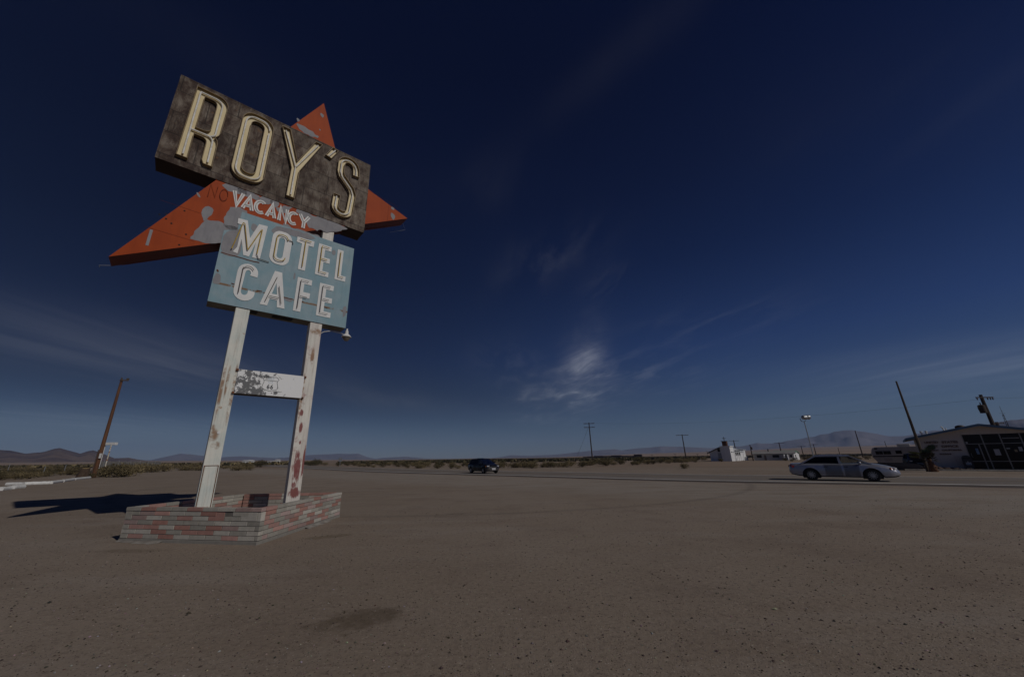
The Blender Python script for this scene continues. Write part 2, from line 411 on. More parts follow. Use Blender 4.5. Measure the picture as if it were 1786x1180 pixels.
# ------------------------------------------------------------------ 2D outlines
def arc(cx, cz, r, a0, a1, n=8, rz=None):
    rz = rz or r
    return [(cx+r*math.cos(R(a0+(a1-a0)*i/n)), cz+rz*math.sin(R(a0+(a1-a0)*i/n))) for i in range(n+1)]
def rrect(x0, z0, x1, z1, r, n=6, rz=None):
    rz = rz or r
    return arc(x1-r, z1-rz, r, 0, 90, n, rz)+arc(x0+r, z1-rz, r, 90, 180, n, rz)+arc(x0+r, z0+rz, r, 180, 270, n, rz)+arc(x1-r, z0+rz, r, 270, 360, n, rz)
def stroke(path, w):
    """outline of a stroke of width w along an open path, mitred"""
    P = [Vector((x, z)) for x, z in path]; n = len(P); L = []; Rr = []
    for i in range(n):
        a = (P[i]-P[max(i-1, 0)]); b = (P[min(i+1, n-1)]-P[i])
        a = a.normalized() if a.length > 1e-6 else b.normalized(); b = b.normalized() if b.length > 1e-6 else a
        t = (a+b).normalized(); nn = Vector((-t.y, t.x)); k = min(1/max(nn.dot(Vector((-a.y, a.x))), .35), 2.2)
        L.append(P[i]+nn*w/2*k); Rr.append(P[i]-nn*w/2*k)
    return [(p.x, p.y) for p in L]+[(p.x, p.y) for p in reversed(Rr)]
def orient(L, ccw=True):
    A = sum(L[i][0]*L[(i+1) % len(L)][1]-L[(i+1) % len(L)][0]*L[i][1] for i in range(len(L)))
    return L if (A > 0) == ccw else L[::-1]
def inset(L, d):
    """move a ccw outline inwards by d"""
    P = [Vector(p) for p in L]; n = len(P); out = []
    for i in range(n):
        a = P[i]-P[i-1]; b = P[(i+1) % n]-P[i]
        a = a.normalized() if a.length > 1e-6 else b.normalized(); b = b.normalized() if b.length > 1e-6 else a
        na = Vector((-a.y, a.x)); nb = Vector((-b.y, b.x)); m = (na+nb)
        m = m.normalized() if m.length > 1e-6 else na
        k = min(1/max(m.dot(na), .4), 2.)
        q = P[i]+m*d*k; out.append((q.x, q.y))
    return out
def jagged(L, amt=.02, step=.05, seed=0):
    """outline with ragged edges, as flaking paint has"""
    out = []
    for i in range(len(L)):
        a = Vector(L[i]); b = Vector(L[(i+1) % len(L)]); n = max(1, int((b-a).length/step))
        for k in range(n):
            p = a.lerp(b, k/n); q = Vector((p.x*6+seed, p.y*6, seed*.7))
            out.append((p.x+amt*2*mnoise.noise(q), p.y+amt*2*mnoise.noise(q+Vector((9, 4, 2)))))
    return out
def smoothpoly(L, it=2):
    for _ in range(it):
        o = []
        for i in range(len(L)):
            a, b = L[i], L[(i+1) % len(L)]
            o += [(a[0]*.75+b[0]*.25, a[1]*.75+b[1]*.25), (a[0]*.25+b[0]*.75, a[1]*.25+b[1]*.75)]
        L = o
    return L

# ------------------------------------------------------------------ the roadside sign
SO = Vector((-6.84*1.0625, 9.0*1.0625, 0)); SPHI = R(39.2)
sign = thing('roadside_sign', 'tall motel and cafe sign with brown name box and orange arrow on two white posts', 'sign', SO, SPHI)
# local frame: x along the face, y into the sign, z up; the faces lie at y = 0
def post(x0, x1, mat, ztop):
    mb = MB(); mb.b2((x0, .03, -.3), (x1, .33, ztop)); return mb.build('post', mat, sign, bevel=.012)
pl = post(.255, .60, M_POSTL, 9.3); pr = post(2.25, 2.605, M_POSTR, 9.3)
pl['label'] = 'off-white post with rusty access panel'; pr['label'] = 'white post with patches of dark red paint'
mb = MB()
for x0, x1, z0, z1 in ((.275, .29, .4, 1.62), (.565, .58, .4, 1.62), (.29, .565, 1.605, 1.62)): mb.b2((x0, .012, z0), (x1, .0295, z1))
mb.build('access_panel_edge', M_RUST, pl)
mb = MB(); mb.b2((.30, .018, .4), (.555, .0295, 1.6)); mb.build('access_panel', M_POSTL, pl)
mb = MB()
M_ = lambda p: Vector((.44+p.x, .028-p.z, 2.42+p.y))
mb.lathe([(.036, 0), (.036, .01), (.0, .012)], 14, M_); mb.build('round_sticker', M_LETW, pl)

# name box with open channel letters
mb = MB(); mb.mi = 0
mb.prism([[(-2.25, 9.68), (3.62, 9.68), (3.62, 12.74), (-2.25, 12.74)]], 0, .01, back=False, side=False)
mb.mi = 1
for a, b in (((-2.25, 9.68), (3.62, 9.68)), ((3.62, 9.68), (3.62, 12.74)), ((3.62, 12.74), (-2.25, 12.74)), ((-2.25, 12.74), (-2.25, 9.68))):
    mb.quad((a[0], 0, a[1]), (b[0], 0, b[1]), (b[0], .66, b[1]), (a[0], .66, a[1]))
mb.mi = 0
mb.quad((-2.25, .66, 9.68), (3.62, .66, 9.68), (3.62, .66, 12.74), (-2.25, .66, 12.74))
namebox = mb.build('name_box', [M_BOX, M_BOXSIDE], sign)
mb = MB()    # folded edge trim
for a, b in (((-2.256, 9.674), (3.626, 9.712)), ((-2.256, 12.71), (3.626, 12.746))): mb.b2((a[0], -.008, a[1]), (b[0], -.002, b[1]))
for x in (-2.256, 3.596): mb.b2((x, -.008, 9.7145), (x+.03, -.002, 12.7075))
mb.build('edge_trim', M_BOX, namebox)

D = .105      # depth of the letter channels
def channel(loops, label):
    outer = orient(loops[0]); holes = [orient(h) for h in loops[1:]]
    mb = MB(); mb.mi = 0
    mb.prism([outer]+holes, -.018, -.002)
    mb.mi = 1
    mb.prism([outer, inset(outer, .016)], -D, -.0185)
    for h in holes: mb.prism([inset(h, -.016), h], -D, -.0185)
    o = mb.build('letter', [M_CREAM, M_RIM], namebox); o['label'] = label
def neon(paths, mat, par, y=-.065, r=.025, name='neon_tube'):
    for p in paths:
        mb = MB(); mb.tube([(x, y, z) for x, z in p], r, 8); mb.build(name, mat, par, smooth=True)
Rl = [(-1.86, 9.95), (-1.595, 9.95), (-1.60, 10.84)]+[(-1.44, 10.84)]+arc(-1.42, 10.72, .12, 90, 0, 4)+[(-1.30, 10.10), (-1.24, 9.97), (-1.02, 9.97), (-1.03, 10.80), (-1.06, 10.93), (-1.12, 11.0), (-1.05, 11.10), (-1.02, 11.22)]+[(-1.0, 12.20)]+arc(-1.30, 12.24, .30, 0, 90, 7)+[(-1.83, 12.54)]
Rh = [(-1.60, 11.09), (-1.42, 11.09)]+arc(-1.40, 11.22, .12, -90, 0, 4)+[(-1.28, 12.12)]+arc(-1.40, 12.15, .12, 0, 90, 4)+[(-1.59, 12.27)]
channel([Rl, Rh], 'cream channel letter R')
neon([[(-1.72, 10.06), (-1.72, 12.38)], [(-1.72, 12.40), (-1.36, 12.40)]+arc(-1.34, 12.2, .2, 90, 0, 5)+[(-1.14, 11.2)]+arc(-1.3, 11.14, .16, 0, -90, 4)+[(-1.70, 10.98)], [(-1.34, 10.98)]+arc(-1.32, 10.82, .16, 90, 0, 4)+[(-1.15, 10.08)]], M_NEONW, namebox)
channel([rrect(-.60, 9.96, .285, 12.52, .34, 7, .36), rrect(-.34, 10.24, .02, 12.24, .15, 5, .17)], 'cream channel letter O')
neon([rrect(-.49, 10.08, .17, 12.40, .25, 6, .27)+[(.17, 12.0)]], M_NEONW, namebox)
channel([[(.96, 9.96), (1.215, 9.96), (1.225, 11.07), (1.81, 12.56), (1.57, 12.56), (1.11, 11.44), (.755, 12.57), (.48, 12.57), (.97, 11.07)]], 'cream channel letter Y')
neon([[(1.09, 10.06), (1.09, 11.16)], [(1.09, 11.18), (.62, 12.46)], [(1.10, 11.20), (1.67, 12.46)]], M_NEONW, namebox)
channel([[(1.945, 12.20), (2.16, 12.15), (2.37, 12.61), (2.165, 12.68)]], 'cream apostrophe')
neon([[(2.06, 12.22), (2.26, 12.60)]], M_NEONW, namebox)
Sp = [(3.10, 11.86), (3.08, 12.14)]+arc(2.80, 12.16, .27, 10, 172, 9, .26)+[(2.535, 11.80), (2.60, 11.62), (2.96, 11.24), (3.05, 11.02), (3.01, 10.36)]+arc(2.75, 10.32, .26, 0, -172, 9, .26)+[(2.51, 10.77)]
channel([stroke(Sp, .245)], 'cream channel letter S')
neon([[(x, z) for x, z in Sp[:1]]+Sp[1:-1]+[(2.51, 10.70)]], M_NEONW, namebox)

# orange arrow
A = dict(L=(-2.49, 6.51), T=(1.65, 14.53), R=(5.34, 11.06), N=(2.52, 12.0))
arrow_out = [A['L'], A['R'], A['N'], A['T']]
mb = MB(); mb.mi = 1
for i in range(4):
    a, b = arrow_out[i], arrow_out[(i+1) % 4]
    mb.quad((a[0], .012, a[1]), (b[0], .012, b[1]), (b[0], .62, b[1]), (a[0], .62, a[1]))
mb.mi = 0
mb.prism([arrow_out], .012, .62, side=False)
# grey primer where the paint was scraped, sheets 3 mm proud
mb.mi = 2
def patch(L, seed=0, amt=.02, y=.008):
    mb.prism([orient(jagged(smoothpoly(L, 1), amt*1.7, .04, seed))], y, .0115, back=False)
patch([(-.62, 9.66), (-.05, 9.70), (-.1, 9.5), (-.5, 9.42), (-.72, 9.5)], 1)
patch([(-.36, 9.68), (.25, 9.69), (.3, 9.52), (.02, 9.42), (-.28, 9.52)], 2)
patch([(.2, 9.67), (.62, 9.68), (.6, 9.5), (.3, 9.46)], 12)
patch([(.55, 9.67), (.85, 9.67), (.78, 9.48), (.6, 9.46)], 3)
patch([(.75, 9.42), (1.02, 9.62), (1.3, 9.67), (1.0, 9.35), (.85, 9.28)], 4)
patch([(1.2, 9.67), (1.6, 9.68), (3.1, 9.69), (2.85, 9.42), (2.3, 9.18), (1.9, 9.1), (1.6, 9.36)], 5, .03)
patch([(-.46, 8.36), (-.44, 8.90), (-.16, 9.06), (.06, 8.96), (.06, 8.2), (-.4, 8.2)], 6)
patch([(-1.02, 8.5), (-.9, 8.75), (-.75, 8.72), (-.78, 8.46), (-.9, 8.2), (-.96, 8.3)], 7, .012)
patch([(-1.0, 8.02), (-.80, 8.36), (-.42, 8.34), (-.02, 8.30), (-.02, 7.60), (-.36, 7.70), (-.62, 7.60), (-1.05, 7.52), (-1.12, 7.66)], 8, .02)
patch([(1.0, 8.97), (1.15, 9.04), (1.35, 8.92), (1.9, 8.98), (2.2, 8.96), (2.0, 8.8), (1.1, 8.8)], 9)
patch([(.95, 13.06), (1.35, 13.05), (1.75, 12.85), (1.3, 12.76), (.9, 12.88)], 10)
patch([(.85, 13.28), (.98, 13.25), (.92, 13.1)], 11, .008)
patch([(1.60, 14.02), (1.72, 13.98), (1.70, 13.82), (1.60, 13.9)], 13, .008)
patch([(1.62, 13.28), (1.7, 13.26), (1.66, 13.18)], 14, .006)
patch([(4.62, 11.30), (4.76, 11.27), (4.74, 11.16), (4.62, 11.2)], 15, .01)
patch([(4.62, 11.02), (4.78, 10.98), (4.80, 10.82), (4.72, 10.70), (4.62, 10.86)], 16, .01)
patch([(-1.23, 9.05), (-1.15, 9.02), (-1.1, 8.9), (-1.19, 8.93)], 17, .005)
mb.mi = 3
for x, z in ((-1.83, 8.02), (-1.70, 8.09), (-1.68, 7.95), (-1.55, 7.86), (-1.36, 8.35), (-1.2, 7.66), (-1.28, 7.3), (-.4, 7.62)):
    mb.prism([arc(x, z, .022, 0, 330, 8)], .004, .0115, back=False)
mb.mi = 1
mb.tube([(-1.9, .011, 8.45), (-.95, .011, 8.42)], .004, 5); mb.tube([(-2.05, .011, 7.56), (-1.0, .011, 7.52)], .004, 5)
mb.tube([(3.4, .011, 11.6), (4.9, .011, 11.42)], .004, 5); mb.tube([(4.5, .011, 11.4), (4.5, .011, 10.4)], .004, 5)
arrow = mb.build('arrow_panel', [M_ORANGE, M_ORANGE_S, M_PRIMER, M_DARKIN], sign)
mb = MB(); mb.prism([[(-1.92, 7.05), (-1.86, 7.05), (-1.86, 7.52), (-1.92, 7.52)]], .006, .0115)
mb.build('bare_strip', M_PRIMER, arrow)
mb = MB(); mb.tube([(-2.50, .55, 6.50), (-2.70, .6, 6.46), (-2.70, .7, 6.45)], .008, 6); mb.build('loose_cable', M_GALV, arrow)
mb = MB(); mb.tube([(5.3, .35, 11.0), (5.5, .5, 10.85), (4.9, .62, 10.55)], .005, 6); mb.build('loose_cable', M_GALV, arrow)
mb = MB(); mb.tube([(-2.3, .50, 6.56), (5.2, .50, 10.98)], .012, 6); mb.build('under_trim', M_ORANGE_S, arrow)

# VACANCY in thick white strokes, NO as bare tubes
VW = .105
def flat(par, loops, mat, y0=.004, y1=.0075, name='letter', label=None):
    mb = MB(); mb.prism([orient(loops[0])]+[orient(h) for h in loops[1:]], y0, y1)
    o = mb.build(name, mat, par)
    if label: o['label'] = label
vac = [('V', [[(-.375, 9.52), (-.255, 9.06), (-.145, 9.52)]]), ('A', [[(-.10, 9.04), (.035, 9.50), (.145, 9.04)], [(-.05, 9.17), (.10, 9.17)]]),
       ('C', [[(.43, 9.42)]+arc(.35, 9.27, .13, 60, 300, 12, .20)+[(.44, 9.11)]]), ('A', [[(.545, 9.04), (.66, 9.50), (.765, 9.04)], [(.59, 9.17), (.73, 9.17)]]),
       ('N', [[(.895, 9.03), (.895, 9.50), (1.085, 9.04), (1.085, 9.51)]]), ('C', [[(1.36, 9.43)]+arc(1.29, 9.27, .13, 60, 300, 12, .20)+[(1.38, 9.11)]]),
       ('Y', [[(1.47, 9.52), (1.615, 9.26), (1.75, 9.52)], [(1.615, 9.28), (1.615, 9.04)]])]
for ch, ps in vac:
    for k, p in enumerate(ps):
        flat(arrow, [stroke(p, VW)], M_LETW, .002+.001*k, .0075, label='white painted letter '+ch)
    neon(ps, M_NEONS, arrow, -.02, .007)
neon([[(-.955, 9.02), (-.95, 9.46), (-.79, 9.06), (-.78, 9.44)], arc(-.60, 9.24, .095, 0, 340, 16, .20)], M_NEONR, arrow, -.012, .0075)

# blue motel and cafe panel
mot = [(-.41, 5.885), (3.34, 5.885), (3.34, 8.9), (-.09, 8.9), (-.10, 8.25), (-.41, 8.12)]
mb = MB(); mb.mi = 0
mb.prism([mot], 0, .0085, back=False, side=False)
mb.mi = 1
for i in range(len(mot)):
    a, b = mot[i], mot[(i+1) % len(mot)]
    if a[0] < -.05 and b[0] < 0 and a[1] > 8 and b[1] > 7.9 and not (a[1] < 8.2 and b[1] < 8.2): continue
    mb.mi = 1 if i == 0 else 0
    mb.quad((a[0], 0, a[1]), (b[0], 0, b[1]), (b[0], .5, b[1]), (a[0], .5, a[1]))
mb.mi = 0
mb.quad((-.41, .5, 5.885), (3.34, .5, 5.885), (3.34, .5, 8.9), (-.41, .5, 8.9))
mb.mi = 2
def patch2(L, seed, amt=.02): mb.prism([orient(jagged(smoothpoly(L, 2), amt, .05, seed))], -.004, -.0005, back=False)
patch2([(-.40, 7.38), (-.40, 8.10), (-.1, 8.24), (.0, 8.36), (.06, 8.3), (.08, 7.6), (.05, 7.42), (-.1, 7.35)], 31, .015)
patch2([(.95, 8.88), (2.1, 8.88), (1.9, 8.66), (1.3, 8.62), (.95, 8.66), (.8, 8.5), (.72, 8.6)], 32, .02)
patch2([(.2, 8.62), (.4, 8.60), (.38, 8.36), (.22, 8.4)], 33)
patch2([(2.62, 8.6), (2.74, 8.6), (2.72, 8.4), (2.6, 8.42)], 34, .01)
patch2([(-.40, 6.75), (-.24, 6.72), (-.22, 6.45), (-.38, 6.4)], 35)
patch2([(3.18, 6.6), (3.30, 6.66), (3.30, 6.3), (3.2, 6.2)], 36)
patch2([(1.4, 6.5), (1.65, 6.45), (1.6, 6.36), (1.4, 6.4)], 37, .01)
patch2([(1.58, 7.38), (1.62, 7.38), (1.62, 7.15), (1.56, 7.15)], 38, .01)
mb.mi = 3
for L, sd in (([(-.39, 6.82), (-.32, 6.86), (-.30, 6.78), (-.36, 6.76)], 42),): mb.prism([orient(jagged(smoothpoly(L), .02, .04, sd))], -.0065, -.0045, back=False)
for x0, x1, z in ((.02, .12, 6.53), (.14, .30, 6.52), (.66, .80, 6.50), (.84, 1.0, 6.49), (1.04, 1.22, 6.485), (1.3, 1.64, 6.47), (1.68, 1.95, 6.46), (2.38, 2.5, 6.45), (2.54, 2.7, 6.44), (-.36, .6, 7.395)):
    mb.prism([orient(jagged([(x0, z-.012), (x1, z-.016), (x1, z+.012), (x0, z+.014)], .010, .03, int(x0*50)))], -.0095, -.0070, back=False)
motel = mb.build('motel_panel', [M_BLUE, M_BLUEBOT, M_PRIMER, M_RUST], sign)
def mlet(ch, loops): flat(motel, loops, M_LETW, -.0125, -.0096, label='white painted letter '+ch)
mlet('M', [[(-.14, 8.64), (.10, 8.66), (.245, 8.10), (.40, 8.66), (.635, 8.68), (.59, 7.51), (.39, 7.50), (.41, 8.02), (.31, 7.50), (.165, 7.50), (.045, 8.0), (.02, 7.50), (-.10, 7.52), (-.02, 7.7), (-.01, 8.46), (-.13, 8.46)]])
mlet('O', [rrect(.81, 7.50, 1.365, 8.66, .22, 6, .26), rrect(1.0, 7.72, 1.17, 8.44, .07, 5, .09)])
mlet('T', [[(1.495, 8.66), (2.02, 8.67), (2.015, 8.46), (1.86, 8.455), (1.86, 7.53), (1.65, 7.53), (1.655, 8.46), (1.495, 8.47)]])
def elet(x0, x1, z0, z1, bar=.18, st=.215, nobase=False):
    zm = (z0+z1)/2+.02
    L = [(x0, z0)]+([(x0+st, z0), (x0+st, zm-bar/2)] if nobase else [(x1, z0), (x1, z0+bar), (x0+st, z0+bar), (x0+st, zm-bar/2)])
    return L+[(x1-.01, zm-bar/2), (x1-.01, zm+bar/2), (x0+st, zm+bar/2), (x0+st, z1-bar), (x1, z1-bar), (x1, z1), (x0, z1)]
mlet('E', [elet(2.165, 2.585, 7.52, 8.67)])
mlet('L', [[(2.79, 7.53), (3.15, 7.53), (3.15, 7.72), (2.99, 7.72), (2.99, 8.67), (2.79, 8.67)]])
mlet('C', [[(.62, 6.90), (.43, 6.91)]+arc(.375, 6.96, .07, 0, 180, 6, .11)+[(.285, 6.42)]+arc(.37, 6.38, .085, 180, 360, 6, .11)+[(.455, 6.44), (.625, 6.43)]+arc(.37, 6.36, .26, 0, -180, 9, .265)+[(.11, 7.0)]+arc(.37, 7.0, .255, 180, 0, 9, .265)])
mlet('A', [[(.80, 6.10), (.99, 6.10), (1.03, 6.33), (1.225, 6.33), (1.25, 6.11), (1.46, 6.11), (1.24, 7.26), (1.04, 7.26)], [(1.06, 6.50), (1.20, 6.51), (1.135, 6.88)]])
mlet('F', [elet(1.69, 2.12, 6.115, 7.26, nobase=True)])
mlet('E', [elet(2.365, 2.81, 6.12, 7.26)])
Y_ = -.06
neon([[(-.14, 7.58), (.0, 8.50)], [(.0, 8.52), (.045, 8.50), (.235, 7.70)], [(.245, 7.68), (.485, 8.46)], [(.51, 8.48), (.49, 7.62)], rrect(.93, 7.62, 1.24, 8.52, .12, 5, .14), [(1.58, 8.585), (1.92, 8.59)], [(1.755, 8.56), (1.755, 7.62)],
      [(2.50, 8.58), (2.27, 8.58), (2.27, 7.62), (2.50, 7.62)], [(2.28, 8.11), (2.48, 8.11)], [(2.89, 8.58), (2.89, 7.64), (3.06, 7.64)]], M_NEONY, motel, Y_, .013)
neon([[(.23, 6.28), (.23, 7.10)]+arc(.37, 7.04, .13, 165, 20, 6), [(.92, 6.22), (1.12, 7.05)], [(1.34, 6.22), (1.21, 6.78)], [(1.0, 6.40), (1.26, 6.40)], [(1.79, 6.2), (1.79, 7.17), (2.02, 7.17)], [(1.82, 6.62), (2.03, 6.62)], [(2.70, 7.17), (2.46, 7.17), (2.46, 6.22), (2.70, 6.22)], [(2.50, 6.70), (2.70, 6.70)]], M_NEOND, motel, Y_, .010)
for x0, x1 in ((.52, .8), (1.2, 1.75)):
    mb = MB(); mb.b2((x0, .1, 5.86), (x1, .3, 5.884)); mb.build('underside_hatch', M_DARKIN, motel)
for pp in ([(.5, -.05, 7.60), (.55, -.04, 7.50), (.84, -.03, 7.48)], [(1.24, -.05, 8.42), (1.38, -.03, 8.40), (1.40, -.03, 8.32)]):
    mb = MB(); mb.tube(pp, .011, 6); mb.build('broken_tube', M_NEOND, motel, smooth=True)

# white panel with the highway shield
mb = MB(); mb.b2((.595, .0, 3.465), (2.285, .03, 4.12)); route = mb.build('highway_panel', M_ROUTE, sign)
for z0, z1 in ((3.45, 3.485), (4.09, 4.12)):
    mb = MB(); mb.b2((.605, .031, z0), (2.248, .30, z1)); mb.build('panel_rail', M_STEEL, route)
for x, z in ((.575, 4.10), (.575, 3.47), (2.31, 4.10), (2.31, 3.47)):
    mb = MB(); mb.box((x, .005, z), (.055, .05, .055)); mb.build('corner_bracket', M_RUST, route)
half = [(0, 3.995), (.06, 3.99), (.125, 4.0), (.165, 3.975), (.205, 3.925), (.178, 3.895), (.165, 3.84), (.185, 3.77), (.202, 3.70), (.185, 3.655), (.13, 3.625), (.05, 3.605), (0, 3.59)]
sh = [(1.42+x, z) for x, z in half]+[(1.42-x, z) for x, z in half[-2:0:-1]]
mb = MB(); mb.tube([(x, -.003, z) for x, z in sh+sh[:2]], .0055, 5); mb.tube([(1.255, -.003, 3.885), (1.585, -.003, 3.885)], .0055, 5); mb.build('shield_outline', M_INK, route)
def text_mesh(s, name, mat, par, x, y, z, h, wscale=1., th=.004, align='CENTER', bold=0., rotM=None, space=1.):
    cu = bpy.data.curves.new(name, 'FONT'); cu.body = s; cu.align_x = align; cu.size = h/.70; cu.extrude = th/2; cu.offset = bold; cu.resolution_u = 3; cu.space_character = space
    t = bpy.data.objects.new(name, cu); COL.objects.link(t)
    dg = bpy.context.evaluated_depsgraph_get(); me = bpy.data.meshes.new_from_object(t.evaluated_get(dg))
    bpy.data.objects.remove(t); bpy.data.curves.remove(cu)
    me.transform(Matrix.Translation((x, y, z)) @ (rotM or Matrix.Rotation(PI/2, 4, 'X')) @ Matrix.Diagonal((wscale, 1, 1, 1)))
    me.materials.clear(); me.materials.append(mat); me.name = name
    o = bpy.data.objects.new(name, me); COL.objects.link(o); o.parent = par; return o
text_mesh('66', 'route_number', M_INK, route, 1.42, -.003, 3.65, .125, .85, bold=.004, space=1.15)
text_mesh('U S', 'country_letters', M_BLUEINK, route, 1.42, -.003, 3.81, .06, .9)
text_mesh('HIST', 'shield_heading', M_BLUEINK, route, 1.42, -.003, 3.905, .065, .8, space=1.1)

# yard lamp on its arm
mb = MB(); mb.tube([(2.605, .18, 5.58), (2.72, .19, 5.68), (2.95, .2, 5.76), (3.25, .2, 5.75), (3.42, .2, 5.71)], .016, 8)
larm = mb.build('lamp_arm', M_GALV, sign, smooth=True)
mb = MB(); LM = lambda p: Vector((3.46+p.x, .2+p.y, 5.66+p.z))
mb.lathe([(.155, -.02), (.16, .0), (.07, .09), (.055, .10), (.05, .20), (.03, .215), (.028, .28)], 18, LM); mb.build('lamp_hood', M_WHITEP, larm, smooth=True)
mb = MB(); mb.lathe([(.07, -.135), (.145, -.021), (.06, -.022)], 14, LM); mb.build('lamp_lens', pm('dusty_lamp_glass', (.20, .17, .14), (.14, .12, .10), 4., .3), larm, smooth=True)

# ------------------------------------------------------------------ brick planter round the posts
P_FL, P_FR, P_BR, P_BL = Vector((-8.47, 9.47, 0)), Vector((-4.95, 8.87, 0)), Vector((-4.70, 12.85, 0)), Vector((-7.82, 12.72, 0))
planter = thing('brick_planter', 'low planter walled in grey and red painted blocks round the sign posts', 'planter', ((P_FL+P_FR+P_BR+P_BL)/4))
PO_ = planter.location.copy()
CGREY = [(.40, .375, .325), (.35, .33, .285), (.44, .415, .365), (.32, .30, .26)]
CRED = [(.38, .215, .180), (.35, .190, .155), (.41, .245, .210)]; CPINK = [(.40, .30, .275), (.36, .26, .235)]
def brickcol(k, r):
    c = r.choice({'G': CGREY, 'R': CRED, 'P': CPINK}[k]); q = r.uniform(.80, 1.14); return tuple(x*q for x in c)
def wall_of_blocks(a, b, rows, seed, h=.72, th=.13, flipout=1):
    """rows: bottom row first, letters give the block colours along a > b; '*' takes two courses"""
    r = random.Random(seed); d = b-a; L = d.length; d.normalize(); n = Vector((d.y, -d.x, 0))*flipout
    def W(s, y, z): return a+d*s-n*y+Vector((0, 0, z))-PO_
    mb = MB(); mb.mi = 1
    mb.prism([[(0.03, .0), (L-.03, .0), (L-.03, h-.075), (.03, h-.075)]], .008, th-.008, lambda x, y, z: W(x, y, z))
    mb.mi = 0
    z0 = .07; ch = (h-.075-z0)/6
    def block(s0, s1, za, zb, k, y0=None):
        mb.col = brickcol(k, r); g = r.uniform(-.004, .004) if y0 is None else y0; j = .006
        c = [(s0+j, za+j), (s1-j, za+j), (s1-j, zb-j), (s0+j, zb-j)]
        mb.prism([[(x+r.uniform(-.003, .003), z+r.uniform(-.002, .002)) for x, z in c]], g, th-g*.5, lambda x, y, z: W(x, y, z))
    skip = {}
    for i, row in enumerate(rows):
        bl = .41; s = 0. if i % 2 else -bl*.5; k = 0; last = ''
        s += r.uniform(-.03, .03) if i else 0
        while s < L-.02:
            e = min(s+bl, L); s0 = max(s, 0.)
            if L-e < .06: e = L
            c = row[k % len(row)] if seed == 3 else ('R' if r.random() < .37 and last != 'R' else r.choice('GGGGGP')); last = c
            if e-s0 > .04 and not any(x0 < (s0+e)/2 < x1 for x0, x1 in skip.get(i, [])):
                if c in 'gp' and i < 5:
                    block(s0, e, z0+i*ch, z0+(i+2)*ch, {'g': 'G', 'p': 'R'}[c]); skip.setdefault(i+1, []).append((s0, e))
                else: block(s0, e, z0+i*ch, z0+(i+1)*ch, c.upper() if c != 'p' else 'P')
            s += bl; k += 1
    # cap course, laid flat and a little wider
    s = 0; k = 0
    while s < L-.02:
        e = min(s+.415, L); e = L if L-e < .08 else e
        mb.col = brickcol(rows[-1][(k*2+seed) % len(rows[-1])].upper().replace('*', 'G'), r)
        mb.prism([[(s+.005, h-.07), (e-.005, h-.07), (e-.005, h), (s+.005, h)]], -.012, th-.002, lambda x, y, z: W(x, y, z))
        s = e; k += 1
    mb.col = (.24, .225, .20)
    zt = .066-seed*.0006
    mb.prism([[(0.002, -.2), (L-.002, -.2), (L-.002, zt), (0.002, zt)]], -.016, th+.01, lambda x, y, z: W(x, y, z))
    mb.col = None
    return mb.build('wall', [M_BRICK, M_MORTAR], planter, bevel=.004)
d1 = (P_FR-P_FL).normalized(); d2 = (P_BR-P_FR).normalized(); d3 = (P_BL-P_BR).normalized(); d4 = (P_FL-P_BL).normalized()
wall_of_blocks(P_FL, P_FR, ['GRGRGGGRG', 'GGRGRRGGG', 'GRRGRGRPG', 'PGRGGGGGG', 'gPGGRGpGg', 'GPRGGRgGP'], 3).name = 'wall'
wall_of_blocks(P_FR+d2*.137, P_BR, ['RGGPGRGGRG', 'GPGRGRGGRG', 'GGGGGRRGRG', 'GGGGGRGRGR', 'PRRGGGRGRG', 'RGGGRRGGRG'], 5)
wall_of_blocks(P_BR-d1*.17+d3*0, P_BL+d1*.15, ['GRGGRGRG', 'RGGRGGGR', 'GGRGRGRG', 'GRGGGRGR', 'RGRGGRRG', 'GRGRGGRR'], 7)
wall_of_blocks(P_BL, P_FL-d4*.17, ['GGRGRGG', 'GRGGPGR', 'RGGRGGG', 'GGRGGRG', 'GRGPGRG', 'RGGRGGR'], 9)
mb = MB()                                    # soil inside and spilled mortar at the foot
cen = (P_FL+P_FR+P_BR+P_BL)/4
pts = [p+(cen-p)*.05-PO_ for p in (P_FL, P_FR, P_BR, P_BL)]
mb.face([mb.bm.verts.new((p.x, p.y, .12)) for p in pts]); mb.build('soil', M_GROUND, planter)
for a, b, w, o in ((P_FL, P_FL+d1*1.2, .22, .03), (P_FR+d2*1.9, P_BR-d2*.8, .13, .06)):
    d = (b-a); n = Vector((d.y, -d.x, 0)).normalized(); L = d.length; d.normalize()
    top = [a+d*(L*i/14)+n*(o+w*(.55+.45*mnoise.noise(Vector((i*.7, w*30, 0)))*1.6)) for i in range(15)]
    bot = [a+d*(L*i/14)+n*.018 for i in range(15)]
    mb = MB(); mb.grid([[p-PO_+Vector((0, 0, .035)) for p in bot], [p-PO_+Vector((0, 0, .004)) for p in top]])
    mb.build('spilled_mortar', M_CONC, planter, smooth=True)

